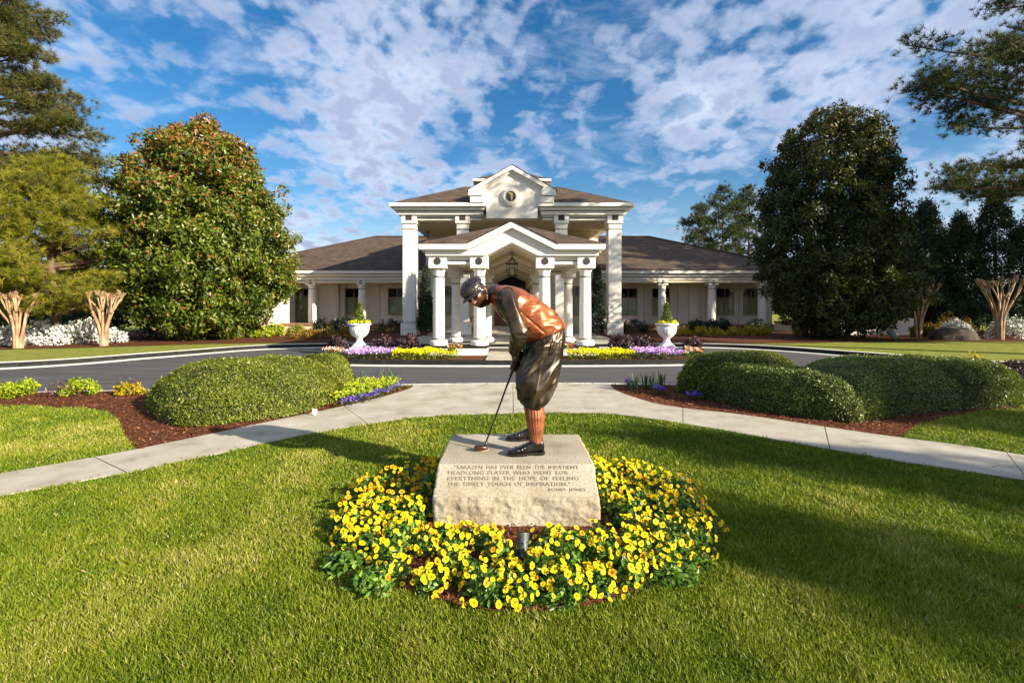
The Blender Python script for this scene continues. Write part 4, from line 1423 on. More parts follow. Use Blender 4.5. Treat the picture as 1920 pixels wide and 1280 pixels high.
def cypress(name, loc, H, Rb, label, seed, group=None, n=9000, mat=None, leaf=(0.17, 0.07), puff=1.0):
    rng = np.random.default_rng(seed)
    root = empty(name, loc, label, 'tree', group)
    cl = 230
    z = H * rng.uniform(0.03, 1.0, cl) ** 0.9
    a = rng.uniform(0, 6.28, cl)
    rr = Rb * np.clip(1 - (z / H) ** 1.5, 0.03, 1) * (1 + 0.18 * np.sin(5 * a + z * 3)) * rng.uniform(0.7, 1.05, cl)
    C = np.stack([rr * np.cos(a), rr * np.sin(a), z], 1)
    per = n // cl
    Nn = unit(np.stack([np.cos(a), np.sin(a), np.full(cl, 0.6)], 1))
    dirs = unit(rng.normal(0, 1, (cl * per, 3)) + np.repeat(Nn, per, 0))
    off = dirs * (rng.uniform(0.2, 1.0, cl * per) * np.repeat(rng.uniform(0.25, 0.55, cl) * puff, per))[:, None]
    off[:, 2] = off[:, 2] * 1.6 + 0.1
    P = np.repeat(C, per, 0) + off
    P[:, 2] = np.maximum(P[:, 2], 0.05)
    leaf_object('crown', P, dirs, leaf[0] * rng.uniform(0.6, 1.3, len(P)), leaf[1], rng.normal(0.4, 0.2, len(P)), mat or M['cypress'], root, rng, 0.6, 0.15, droop=-0.9)
    MB().tube([(0, 0, -0.05), (0, 0, H * 0.5), (0, 0, H * 0.9)], [min(0.14, Rb * 0.14), min(0.08, Rb * 0.08), 0.01], 8).build('trunk', M['bark_dark'], root)
    return root


def crape(loc, H, W, label, seed):
    """pollarded crape myrtle: several smooth stems that fan out into stubs"""
    rng = np.random.default_rng(seed)
    root = empty('crape_myrtle', loc, label, 'tree', 'pruned crape myrtles')
    tw = MB()
    stems = 7
    for i in range(stems):
        mb = MB()
        a = 2 * math.pi * i / stems + rng.uniform(-0.25, 0.25)
        d = np.array([math.cos(a), math.sin(a) * 0.8, 0])
        p0 = d * rng.uniform(0.06, 0.13)
        p1 = d * rng.uniform(0.13, 0.2) + np.array([0, 0, H * 0.42])
        p2 = d * W * rng.uniform(0.16, 0.27) + np.array([0, 0, H * rng.uniform(0.62, 0.74)])
        mb.tube([tuple(x) for x in catmull([p0 + np.array([0, 0, -0.05]), p0 * 1.05 + np.array([0, 0, H * 0.15]), p1, p2], 4)], [0.062 - 0.0016 * q_ for q_ in range(13)], 9)
        for j in range(3):
            b = a + rng.uniform(-0.9, 0.9)
            d2 = np.array([math.cos(b), math.sin(b) * 0.8, 0])
            q1 = p2 + d2 * W * 0.09 + np.array([0, 0, H * 0.12])
            q2 = q1 + d2 * W * rng.uniform(0.05, 0.11) + np.array([0, 0, H * rng.uniform(0.10, 0.16)])
            mb.tube([tuple(p2 * 0.98), tuple((p2 + q1) / 2 + rng.normal(0, 0.01, 3)), tuple(q1), tuple(q2)], [0.044, 0.033, 0.028, 0.024], 7)
            for e in range(6):
                b2 = b + rng.uniform(-1.2, 1.2)
                e1 = q2 + np.array([math.cos(b2) * W * 0.05, math.sin(b2) * W * 0.05, H * rng.uniform(0.04, 0.10)])
                tw.tube([tuple(q2), tuple(e1)], [0.022, 0.012], 5)
                for _ in range(3):
                    e2 = e1 + np.array([rng.normal(0, 0.04), rng.normal(0, 0.04), rng.uniform(0.03, 0.09)])
                    tw.tube([tuple(e1), tuple(e2)], [0.011, 0.005], 4)
        mb.build('trunk', M['bark_tan'], root, smooth=True)
    tw.build('twigs', M['bark_tan'], root)['kind'] = 'stuff'
    return root


# ------------------------------------------------------------------ trees
def mag_tint(H):
    def f(P, t, rng):
        hh = P[:, 2] / H
        pr = np.clip((hh - 0.52) * 1.15, 0.012, 0.55)
        red = rng.uniform(0, 1, len(P)) < pr
        t = t.copy()
        t[red] = rng.uniform(0.76, 1.0, red.sum())
        return t
    return f


profile_tree('magnolia_tree', (-14.25, 22.4, Z_KERB), 10.05, [(0.02, 0.9), (0.05, 1.5), (0.09, 2.05), (0.23, 2.95), (0.40, 3.22), (0.58, 3.05), (0.70, 2.65), (0.79, 2.25), (0.88, 1.55), (0.93, 0.9), (0.965, 0.3), (1.0, 0.08)], M['magnolia'],
             'broad sunlit magnolia with russet upper leaves left of the clubhouse', 1100, 62, (0.21, 0.092), 21, trunk_r=0.26, tint_fn=mag_tint(10.05), rad=0.42)
profile_tree('magnolia_tree', (15.4, 23.3, Z_KERB), 10.9, [(0.02, 0.8), (0.05, 1.5), (0.12, 2.4), (0.22, 2.85), (0.43, 2.95), (0.60, 2.6), (0.70, 2.4), (0.82, 2.15), (0.90, 1.7), (0.96, 0.95), (1.0, 0.2)], M['magnolia_shade'],
             'dark shaded magnolia standing right of the clubhouse', 900, 60, (0.20, 0.085), 22, trunk_r=0.27, tint_fn=mag_tint(13.0), rad=0.40)
pine('pine_tree', (-21.4, 19.4, Z_KERB), 17.0, 6.0, 5.4, 'tall olive-brown pine with layered boughs at the left picture edge', M['needle'], 31, whorls=15, per_whorl=7, tufts=46, per=26, needle=(0.27, 0.017), trunk_r=0.26, up=0.05, droop=0.10)
pine('pine_tree', (-18.2, 19.2, Z_KERB), 7.1, 1.35, 3.6, 'bushy yellow-green pine behind the left crape myrtles', M['needle_gold'], 32, whorls=14, per_whorl=9, tufts=34, per=26, needle=(0.24, 0.017), trunk_r=0.18, shape=0.6, up=0.12, clump=0.26)
pine('pine_tree', (17.9, 14.4, Z_KERB), 17.0, 5.0, 6.0, 'dark pine reaching in with long boughs from the right picture edge', M['needle_dark'], 33, whorls=13, per_whorl=6, tufts=62, per=25, needle=(0.22, 0.015), trunk_r=0.28, up=0.10, droop=0.06, shape=0.55, clump=0.22, width_gain=1.25)
for i, (x, y, h_, b_, r_) in enumerate([(23.2, 60, 13.6, 6.6, 2.9), (26.6, 61, 16.0, 7.5, 3.2), (30.4, 62, 16.4, 8.5, 3.0)]):
    pine('pine_tree', (x, y, 0), h_ + 0.6, b_, r_, ['leftmost and shortest far pine behind the right wing roof', 'middle far pine behind the right wing roof', 'rightmost far pine, half behind the dark magnolia'][i], M['needle_dark'], 40 + i, whorls=9, per_whorl=5, tufts=20, per=12, needle=(0.48, 0.05), trunk_r=0.24, group='far pines behind the wing', shape=0.45, up=0.22, clump=0.36)
ley = [(20.6, 28.6, 5.4, 1.9), (22.1, 28.0, 6.2, 2.0), (23.6, 27.6, 7.2, 2.0), (25.2, 27.2, 6.2, 2.0), (26.8, 26.8, 7.4, 2.1), (28.6, 26.4, 6.8, 1.9), (30.4, 26.0, 7.3, 1.9), (21.6, 29.9, 5.6, 1.9), (23.2, 29.6, 6.0, 1.9), (24.9, 29.2, 6.4, 1.9), (26.6, 28.8, 6.2, 1.9)]
ORD = ['first', 'second', 'third', 'fourth', 'fifth', 'sixth', 'seventh']
for i, (x, y, h_, r_) in enumerate(ley):
    cypress('cypress_tree', (x, y, 0.1), h_, r_, ('dark conical cypress, %s from the left in the screen at the right edge' % ORD[i]) if i < 7 else 'dark cypress, %s from the left in the back row of the right screen' % ORD[i - 7], 60 + i, 'cypress screen on the right', n=14500)
for x, lab in ((-4.45, 'narrow dark columnar evergreen left of the portico columns'), (4.40, 'narrow columnar evergreen right of the portico columns')):
    cypress('columnar_evergreen', (x, 25.0, Z_KERB), 3.3, 0.36, lab, 80 + int(x), 'columnar evergreens at the porch', n=9200, leaf=(0.11, 0.055), puff=0.4)
# trees out of the picture on the sunny side: their shade falls on the lawn, the hedges and the right wing
for i, (x, y, h_, b_, r_) in enumerate([(17.5, -3.7, 7.9, 3.0, 1.2), (16.0, -5.3, 7.4, 3.0, 1.25), (20.0, -1.2, 8.8, 4.0, 1.4)]):
    pine('pine_tree', (x, y, 0), h_, b_, r_, ['slender pine beyond the right picture edge', 'short pine behind the camera on the right', 'pine beyond the right end of the hedges'][i], M['needle_dark'], 90 + i, whorls=13, per_whorl=6, tufts=18, per=8, needle=(0.32, 0.04), trunk_r=0.12, shape=0.5)
for i, (x, y, h_, b_, r_) in enumerate([(33.0, 21.8, 19.5, 4.5, 5.6), (31.5, 13.4, 15.5, 7.5, 3.6)]):
    pine('pine_tree', (x, y, 0), h_, b_, r_, ['tall pine beyond the right edge, behind the cypress screen', 'tallest pine beyond the right edge, nearest the drive', 'tall pine beyond the right edge, between the other two'][i], M['needle_dark'], 96 + i, whorls=15, per_whorl=8, tufts=26, per=9, needle=(0.5, 0.10), trunk_r=0.3, shape=0.40, clump=0.35)
zc = Z_KERB
crape((PX(193, 18.4), 18.4, zc), 1.95, 1.55, 'bare pruned crape myrtle left of the sunlit magnolia', 3)
crape((PX(33, 17.3), 17.3, zc), 1.85, 1.6, 'bare pruned crape myrtle at the left picture edge', 4)
crape((PX(1722, 22.4), 22.4, zc), 2.45, 2.0, 'bare pruned crape myrtle before the low white wall', 5)
crape((PX(1874, 21.9), 21.9, zc), 2.6, 2.1, 'bare pruned crape myrtle nearest the right picture edge', 6)

# far-off wood that closes the horizon
rng = np.random.default_rng(77)
kk = 16000
xs_ = rng.uniform(-190, 190, kk)
top = 7 + 3 * np.sin(xs_ * 0.11) + 2 * np.sin(xs_ * 0.37 + 1) + 1.2 * np.sin(xs_ * 0.93)
P = np.stack([xs_, 100 + rng.uniform(-5, 5, kk), top * rng.uniform(0.02, 1.0, kk)], 1)
o = leaf_object('distant_trees', P, np.tile(np.array([[0.2, -1, 0.4]]), (kk, 1)), 2.2 * rng.uniform(0.6, 1.2, kk), 1.1, rng.normal(0.4, 0.2, kk), M['cypress'], None, rng, 0.8)
tag(o, 'far-off dark wood along the horizon behind everything', 'trees', kind='stuff')

# ------------------------------------------------------------------ clipped hedges
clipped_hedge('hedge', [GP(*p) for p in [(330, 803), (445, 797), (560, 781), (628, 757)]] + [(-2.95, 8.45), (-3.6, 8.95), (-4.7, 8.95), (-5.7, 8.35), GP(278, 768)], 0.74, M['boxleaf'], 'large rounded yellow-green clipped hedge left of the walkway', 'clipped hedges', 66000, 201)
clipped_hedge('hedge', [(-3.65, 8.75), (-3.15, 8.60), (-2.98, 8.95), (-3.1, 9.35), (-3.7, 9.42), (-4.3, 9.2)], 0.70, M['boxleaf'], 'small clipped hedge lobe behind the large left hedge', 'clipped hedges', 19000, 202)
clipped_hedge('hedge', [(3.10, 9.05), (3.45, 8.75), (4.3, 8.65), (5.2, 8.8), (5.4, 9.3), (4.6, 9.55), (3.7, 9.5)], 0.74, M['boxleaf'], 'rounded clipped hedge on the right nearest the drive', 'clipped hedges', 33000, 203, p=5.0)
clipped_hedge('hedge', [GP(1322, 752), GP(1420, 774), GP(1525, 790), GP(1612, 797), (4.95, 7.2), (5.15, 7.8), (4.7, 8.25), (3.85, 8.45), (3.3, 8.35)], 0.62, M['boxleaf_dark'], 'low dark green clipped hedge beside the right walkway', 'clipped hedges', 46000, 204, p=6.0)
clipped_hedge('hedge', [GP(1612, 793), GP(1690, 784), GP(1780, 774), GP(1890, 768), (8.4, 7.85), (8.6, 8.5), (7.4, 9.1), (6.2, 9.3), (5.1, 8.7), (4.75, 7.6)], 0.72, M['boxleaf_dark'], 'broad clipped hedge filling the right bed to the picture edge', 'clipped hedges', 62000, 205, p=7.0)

# ------------------------------------------------------------------ shrubs
S = shrub
for i, (px, d, r_) in enumerate([(30, 8.55, (0.42, 0.25, 0.26)), (148, 8.75, (0.38, 0.24, 0.27)), (243, 8.75, (0.26, 0.2, 0.22))]):
    S('yellow_shrub', (PX(px, d), d, Z_MULCH), r_, M['lime_leaf'] if i < 2 else M['gold_leaf'], ['lime-yellow low shrub at the left picture edge by the drive', 'lime-yellow low shrub in the middle of the left mulch bed', 'golden low shrub beside the left end of the big hedge'][i], group='yellow shrubs in the left mulch bed', n=900, leaf=(0.07, 0.03), seed=i, lumpy=0.2)
for i, (px, d) in enumerate([(118, 8.6), (240, 8.95)]):
    S('red_twig_shrub', (PX(px, d), d, Z_MULCH), (0.3, 0.2, 0.34), M['purple_leaf'], ['thin dark red twiggy shrub between the two lime shrubs', 'thin dark red twiggy shrub behind the golden shrub'][i], n=160, leaf=(0.06, 0.02), seed=10 + i, tint=(0.75, 0.2))
# white azaleas
for i, (px, d, r_) in enumerate([(95, 19.2, (1.0, 0.8, 1.0)), (160, 19.8, (0.9, 0.8, 0.95)), (10, 18.9, (0.7, 0.7, 0.75)), (212, 20.2, (0.6, 0.6, 0.55))]):
    S('azalea', (PX(px, d), d, zc), r_, M['azalea'], ['large white azalea in full bloom between the left crape myrtles', 'white azalea just left of the second crape myrtle', 'white azalea cut by the left picture edge', 'small white azalea right of the second crape myrtle'][i], cat='azalea', group='white azaleas on the left', n=2600, leaf=(0.09, 0.08), seed=20 + i, tint=(0.62, 0.32), clumps=40)
for i, (px, d, r_) in enumerate([(1892, 22.6, (0.9, 0.7, 1.15)), (1790, 23.0, (0.95, 0.7, 0.75)), (1730, 23.6, (0.6, 0.5, 0.8))]):
    S('azalea' if i < 1 else 'flowering_shrub', (PX(px, d), d, zc), r_, [M['azalea'], M['azalea'], M['amber_leaf']][i], ['white azalea behind the crape myrtle at the right picture edge', 'pale flowering shrub behind the boulder', 'amber leaved shrub right of the low white wall'][i], group='shrubs by the right crape myrtles', n=1800, leaf=(0.09, 0.07), seed=30 + i, tint=(0.45, 0.3), clumps=34)
S('amber_shrub', (PX(1790, 23.8), 23.8, zc), (1.3, 0.5, 1.3), M['amber_leaf'], 'spreading shrub with orange-yellow new leaves above the boulder', n=1100, leaf=(0.10, 0.06), seed=35, lumpy=0.12, clumps=30)
S('barberry', (8.9, 8.75, Z_MULCH), (0.55, 0.4, 0.72), M['purple_leaf'], 'dark red barberry at the right picture edge behind the hedge', n=2200, leaf=(0.05, 0.035), seed=36, tint=(0.35, 0.2))
S('yellow_shrub', (PX(1830, 9.75), 9.75, Z_MULCH), (0.42, 0.25, 0.66), M['gold_leaf'], 'golden shrub peeping over the broad right hedge', n=700, leaf=(0.07, 0.03), seed=37, lumpy=0.2)
# island: purple shrubs
for i, (px, d, r_) in enumerate([(634, 15.3, (0.38, 0.35, 0.62)), (715, 15.6, (0.45, 0.35, 0.60)), (765, 15.4, (0.5, 0.35, 0.66)), (1165, 15.4, (0.5, 0.35, 0.66)), (1208, 15.5, (0.42, 0.35, 0.62)), (1300, 15.3, (0.33, 0.3, 0.66))]):
    S('purple_shrub', (PX(px, d), d, zc), r_, M['purple_leaf'], ['dark purple shrub left of the left urn', 'dark purple shrub just right of the left urn', 'dark purple shrub left of the portico plinth', 'dark purple shrub right of the portico plinth', 'dark purple shrub just left of the right urn', 'dark purple shrub right of the right urn'][i], group='purple shrubs on the island', n=1500, leaf=(0.085, 0.045), seed=50 + i, tint=(0.5, 0.25), lumpy=0.16)
# beds before the wings
for i, (px, d, r_, mk) in enumerate([(463, 23.4, (0.5, 0.4, 0.55), 'lime_leaf'), (495, 23.6, (0.45, 0.4, 0.6), 'lime_leaf'), (520, 25.0, (0.6, 0.4, 0.75), 'lime_leaf'), (555, 25.4, (0.5, 0.4, 0.62), 'boxleaf')]):
    S('lime_shrub', (PX(px, d), d, zc), r_, M[mk], ['bright lime shrub nearest the left magnolia trunk', 'bright lime shrub beside the brown downpipe', 'tall lime shrub below the terrace coping', 'greener shrub at the right end of the lime row'][i], group='lime shrubs before the left wing', n=900, leaf=(0.10, 0.06), seed=60 + i, lumpy=0.2)
for i, (px, d) in enumerate([(600, 26.5), (630, 27.2), (648, 27.0)]):
    S('dark_shrub', (PX(px, d), d, zc), (0.42, 0.4, 0.95), M['dark_leaf'], ['dark spiky shrub before the second left wing column', 'dark spiky shrub left of the left urn plant', 'dark spiky shrub touching the left urn outline'][i], group='dark shrubs before the left wing', n=700, leaf=(0.2, 0.06), seed=70 + i, lumpy=0.2)
for i, (px, d) in enumerate([(1302, 27.5), (1316, 27.9), (1340, 27.6), (1358, 27.8)]):
    S('dark_shrub', (PX(px, d), d, zc), (0.38, 0.4, 0.85), M['dark_leaf'], ['first dark spiky shrub right of the right urn', 'second dark spiky shrub right of the right urn', 'third dark spiky shrub, before the middle right wing column', 'fourth dark spiky shrub, under a right wing window'][i], group='dark shrubs before the right wing', n=600, leaf=(0.2, 0.06), seed=75 + i, lumpy=0.2)
for i, (px, d, w_) in enumerate([(570, 22.6, 0.75), (610, 22.7, 0.75), (648, 22.5, 0.6)]):
    S('amber_shrub', (PX(px, d), d, zc), (w_, 0.45, 0.50), M['amber_leaf'], ['amber low shrub at the left end of the row left of the urn', 'amber low shrub in the middle of the row left of the urn', 'amber low shrub right behind the left urn'][i], group='amber shrubs left of the urn', n=1300, leaf=(0.07, 0.045), seed=80 + i, tint=(0.6, 0.25))
for i, px in enumerate([1280, 1312, 1344, 1376, 1404, 1432]):
    d = 24.6 + 0.25 * i
    S('golden_shrub', (PX(px, d), d, zc), (0.55, 0.4, 0.50), M['gold_leaf'], 'golden low shrub, %s from the left in the row before the right wing' % ORD[i], group='golden shrubs before the right wing', n=900, leaf=(0.075, 0.05), seed=86 + i, tint=(0.6, 0.25))
for i, (px, d, w_) in enumerate([(735, 27.8, 1.2), (1190, 27.8, 1.2), (1420, 28.5, 1.0)]):
    S('green_shrub', (PX(px, d), d, zc), (w_, 0.4, 0.75), M['cypress'], ['low dark green shrub beside the left tall column', 'low dark green shrub beside the right tall column', 'low dark green shrub by the right terrace'][i], n=1300, leaf=(0.09, 0.06), seed=95 + i, tint=(0.8, 0.2))
for i, x in enumerate((-26, -23.3, -20.5, -17.8)):
    S('evergreen_shrub', (x, 23.6 + 0.3 * (i % 2), zc), (1.7, 1.0, 2.6), M['cypress'], 'dark evergreen shrub, %s from the left behind the left azaleas' % ORD[i], group='evergreen screen on the left', n=3000, leaf=(0.16, 0.09), seed=110 + i, tint=(0.5, 0.25), clumps=50)
# ------------------------------------------------------------------ flower carpets
def rect(px0, px1, d0, d1, w=0.06):
    a, b = PX(px0, d0), PX(px1, d0)
    return [(a, d0), ((a + b) / 2, d0 - w), (b, d0), (b - 0.03, d1), ((a + b) / 2, d1 + w), (a + 0.03, d1)]


flower_mass('yellow_flowers', rect(732, 852, 13.62, 14.45), 0.24, 2600, M['yellow_mass'], 'carpet of yellow pansies on the island, left of the portico steps', 'flowers', 301)
flower_mass('yellow_flowers', rect(1066, 1192, 13.62, 14.45), 0.24, 2700, M['yellow_mass'], 'carpet of yellow pansies on the island, right of the portico steps', 'flowers', 302)
flower_mass('lilac_flowers', rect(640, 731, 13.66, 14.7), 0.26, 2400, M['lilac'], 'carpet of lilac and purple flowers at the left end of the island', 'flowers', 303)
flower_mass('lilac_flowers', rect(1193, 1284, 13.66, 14.7), 0.26, 2400, M['lilac'], 'carpet of lilac flowers at the right end of the island', 'flowers', 304)
flower_mass('mixed_flowers', [(PX(604, 14.4), 14.4), (PX(638, 13.9), 13.9), (PX(642, 14.8), 14.8), (PX(612, 15.0), 15.0)], 0.26, 500, M['crimson'], 'crimson, orange and white pansies at the left tip of the island', 'flowers', 305)
flower_mass('mixed_flowers', [(PX(1285, 13.9), 13.9), (PX(1318, 14.5), 14.5), (PX(1312, 15.0), 15.0), (PX(1284, 14.8), 14.8)], 0.24, 450, M['crimson'], 'crimson, orange and white pansies at the right tip of the island', 'flowers', 306)
for i, px in enumerate((852, 1062)):
    flower_mass('snapdragons', [(PX(px - 13, 13.7), 13.7), (PX(px + 13, 13.7), 13.7), (PX(px + 13, 14.2), 14.2), (PX(px - 13, 14.2), 14.2)], 0.42, 260, M['crimson'], ['pink and white flower clump left of the island walk', 'pink and white flower clump right of the island walk'][i], 'flowers', 310 + i, tint=(0.4, 0.3))
fl = [GP(*p) for p in [(622, 770), (690, 752), (752, 734), (762, 727)]]
flower_mass('yellow_flowers', fl[:3] + [(-2.25, 9.35), (-2.6, 9.55), (-3.1, 9.1), (-2.95, 8.35)], 0.20, 2300, M['lime_leaf'], 'yellow-green flower carpet at the tip of the left bed', 'flowers', 320, z=Z_MULCH, leaf=0.04)
flower_mass('purple_flowers', [GP(*p) for p in [(640, 772), (700, 757), (760, 733), (755, 728), (700, 745), (640, 765)]], 0.13, 420, M['violet'], 'small violet flowers along the edge of the left bed', 'flowers', 321, z=Z_MULCH, leaf=0.04, tint=(0.6, 0.3))
for i, (px, py, r_) in enumerate([(1238, 742, 0.10), (1300, 752, 0.13), (1180, 727, 0.10)]):
    c_ = GP(px, py)
    flower_mass('violet_flowers', [(c_[0] + r_ * math.cos(a), c_[1] + r_ * math.sin(a)) for a in np.linspace(0, 6.28, 10, endpoint=False)], 0.13, 110, M['violet'], ['violet pansy clump in the middle of the right bed tip', 'deep violet pansy clump before the right hedges', 'pale violet pansy clump at the right bed tip by the drive'][i], 'flowers', 330 + i, z=Z_MULCH, leaf=0.045, tint=(0.75, 0.2))


def blade_plant(name, loc, n, h, label, seed, group):
    rng = np.random.default_rng(seed)
    root = empty(name, loc, label, 'plant', group)
    for i in range(n):
        a = rng.uniform(0, 6.28)
        l = h * rng.uniform(0.6, 1.1)
        o_ = rng.uniform(0.02, 0.10)
        ln = rng.uniform(0.1, 0.45)
        b = np.array([math.cos(a) * o_, math.sin(a) * o_, 0])
        d = np.array([math.cos(a), math.sin(a), 0])
        s_ = np.array([-d[1], d[0], 0]) * 0.012
        m_ = b + d * l * ln * 0.35 + np.array([0, 0, l * 0.6])
        t_ = b + d * l * ln + np.array([0, 0, l])
        v = np.array([b - s_, b + s_, m_ + s_ * 1.2, t_, m_ - s_ * 1.2])
        me = np_mesh('leaf_blade', v, np.array([[0, 1, 2], [0, 2, 4], [4, 2, 3]]), np.full(5, rng.uniform(0, 1)))
        mobj('leaf_blade', me, M['blade_leaf'], root)


for i, (px, py) in enumerate([(1190, 735), (1212, 731), (1238, 728), (1297, 738), (1225, 735)]):
    c_ = GP(px, py)
    blade_plant('iris', (c_[0], c_[1], Z_MULCH), 12, 0.34, 'clump of upright blade-leaved iris at the tip of the right bed', 400 + i, 'irises at the right bed tip')
for i, (px, py) in enumerate([(672, 735), (692, 728), (722, 724), (742, 722)]):
    c_ = GP(px, py)
    blade_plant('iris', (c_[0], c_[1], Z_MULCH), 8, 0.36, 'thin blade-leaved plant rising from the yellow left bed tip', 410 + i, 'blade plants at the left bed tip')

# ------------------------------------------------------------------ urns
def urn(x, y, label, seed):
    root = empty('planter_urn', (x, y, Z_KERB), label, 'urn', 'white urns on the island')
    prof = [(0.27, 0.16), (0.27, 0.20), (0.22, 0.23), (0.12, 0.33), (0.095, 0.42), (0.11, 0.45), (0.13, 0.47), (0.22, 0.53), (0.295, 0.63), (0.325, 0.76), (0.325, 0.84), (0.31, 0.86), (0.37, 0.89), (0.385, 0.92), (0.375, 0.945), (0.34, 0.945), (0.33, 0.90)]
    o = MB().lathe(prof, 0, 0, 64, flute=lambda a, z: 1 - (0.045 * abs(math.sin(9 * a)) if 0.5 < z < 0.85 else 0)).build('bowl', M['urn'], root, smooth=True)
    MB().box(-0.33, 0.33, -0.33, 0.33, 0.0, 0.158).build('pedestal', M['urn'], root, bevel=0.01)
    MB().lathe([(0.33, 0.88), (0.33, 0.905)], 0, 0, 24).build('soil', M['mulch'], root)
    p = empty('conifer', (x, y, Z_KERB + 0.90), 'small conical evergreen growing in the %s urn' % ('left' if x < 0 else 'right'), 'plant', 'conifers in the urns')
    rng = np.random.default_rng(seed)
    k = 1500
    z = rng.uniform(0, 1, k) ** 1.3
    a = rng.uniform(0, 6.28, k)
    rr = 0.20 * (1 - z) ** 0.8 * rng.uniform(0.4, 1.05, k) + 0.01
    P = np.stack([rr * np.cos(a), rr * np.sin(a), 0.03 + z * 0.66], 1)
    D = np.stack([np.cos(a), np.sin(a), np.full(k, 0.8)], 1)
    leaf_object('foliage', P, unit(D), 0.07, 0.028, rng.normal(0.4, 0.2, k), M['boxleaf'], p, rng, 0.5, 0.2, droop=-0.8)
    MB().tube([(0, 0, -0.01), (0, 0, 0.4)], [0.02, 0.008], 6).build('stem', M['bark_dark'], p)
    flower_mass('urn_flowers', [(x + 0.34 * math.cos(t), y + 0.34 * math.sin(t)) for t in np.linspace(0, 6.28, 16, endpoint=False)], 0.12, 420, M['yellow_mass'], 'yellow flowers round the rim of the %s urn' % ('left' if x < 0 else 'right'), 'flowers', seed + 5, z=Z_KERB + 0.89, leaf=0.06)


urn(PX(674, 16.0), 16.0, 'fluted white urn on the island, left of the portico', 500)
urn(PX(1250, 16.0), 16.0, 'fluted white urn on the island, right of the portico', 510)

# ------------------------------------------------------------------ low wall, boulder, spotlights, marker
lw = empty('low_wall', (19.4, 25.6, zc), 'low white garden wall right of the dark magnolia', 'wall')
MB().box(-2.0, 2.2, 0, 0.25, -0.05, 0.80).build('wall_body', M['white'], lw, bevel=0.01)
MB().box(-2.05, 2.25, -0.03, 0.28, 0.801, 0.87).build('coping', M['trim'], lw, bevel=0.01)
bm = bmesh.new()
bmesh.ops.create_icosphere(bm, subdivisions=4, radius=1)
for v_ in bm.verts:
    c = v_.co
    f = 1 + 0.22 * noise.noise(c * 1.3 + Vector((3, 1, 2))) + 0.08 * noise.noise(c * 4) + 0.03 * noise.noise(c * 11)
    v_.co = Vector((c.x * 0.98 * f, c.y * 0.6 * f, max(c.z * 0.62 * f, -0.1)))
me = bpy.data.meshes.new('boulder')
bm.to_mesh(me)
bm.free()
o = mobj('boulder', me, M['rock'], loc=(PX(1788, 22.0), 22.0, zc + 0.03))
tag(o, 'dark weathered boulder between the two right crape myrtles', 'rock')


def spotlight(loc, rz, tilt, label, s=1.0):
    root = empty('spotlight', loc, label, 'lamp', 'garden spotlights', rz)
    MB().tube([(0, 0, -0.03), (0, 0, 0.07 * s)], 0.012 * s, 8).build('stake', M['dark_metal'], root)
    d = Vector((0, math.cos(tilt), math.sin(tilt)))
    b0 = Vector((0, 0, 0.07 * s))
    MB().tube([b0 - d * 0.05 * s, b0 - d * 0.045 * s, b0 + d * 0.05 * s, b0 + d * 0.10 * s], [0.015 * s, 0.034 * s, 0.038 * s, 0.042 * s], 20).build('housing', SPOT, root, smooth=False)
    MB().tube([b0 + d * 0.1001 * s, b0 + d * 0.104 * s], [0.036 * s, 0.034 * s], 20).build('lens', M['glass'], root)


SPOT = surf('spot_housing', (0.06, 0.075, 0.07), (0.11, 0.13, 0.12), scale=20, rough=0.4, metal=0.3)
c_ = GP(981, 1058)
spotlight((c_[0], c_[1], Z_MULCH), 0.0, R(65), 'small grey spotlight among the pansies in front of the stone', 0.95)
c_ = GP(1677, 640, zc)
spotlight((c_[0], c_[1], zc), 0.4, R(50), 'black spotlight on the mulch left of the right crape myrtles', 3.0)
c_ = GP(590, 783)
t_ = empty('plant_marker', (c_[0], c_[1], Z_MULCH), 'small white plant marker at the foot of the left hedge', 'marker')
MB().box(-0.035, 0.035, -0.003, 0.003, 0.03, 0.10).build('plate', M['plastic_white'], t_)
MB().box(-0.006, 0.006, 0.0035, 0.008, -0.03, 0.09).build('stake', M['plastic_white'], t_)

# ------------------------------------------------------------------ carved stone pedestal
ST = 0.40


def evaluated(o):
    dg = bpy.context.evaluated_depsgraph_get()
    dg.update()
    me = bpy.data.meshes.new_from_object(o.evaluated_get(dg))
    return me


def remeshed(mb_list, voxel, smooth_it=4, name='tmp'):
    """union of closed solids as one smooth skin"""
    mb = MB()
    for m_ in mb_list:
        mb.add(m_.v, m_.f)
    me = mb.mesh(name)
    bm = bmesh.new()
    bm.from_mesh(me)
    bmesh.ops.recalc_face_normals(bm, faces=bm.faces)
    bm.to_mesh(me)
    bm.free()
    o = bpy.data.objects.new(name, me)
    COL.objects.link(o)
    r = o.modifiers.new('r', 'REMESH')
    r.mode = 'VOXEL'
    r.voxel_size = voxel
    r.use_smooth_shade = True
    if smooth_it:
        s = o.modifiers.new('s', 'SMOOTH')
        s.iterations = smooth_it
        s.factor = 0.5
    out = evaluated(o)
    bpy.data.objects.remove(o)
    bpy.data.meshes.remove(me)
    return out


def displace(me, fn):
    """move each vertex along its normal by fn(co, normal)"""
    n = len(me.vertices)
    co = np.empty(n * 3, dtype=np.float32)
    me.vertices.foreach_get('co', co)
    co = co.reshape(-1, 3)
    nr = np.empty(n * 3, dtype=np.float32)
    me.vertices.foreach_get('normal', nr)
    nr = nr.reshape(-1, 3)
    amt = np.array([fn(Vector(c), Vector(q_)) for c, q_ in zip(co.tolist(), nr.tolist())], dtype=np.float32)
    co += nr * amt[:, None]
    me.vertices.foreach_set('co', co.ravel())
    me.update()
    return me


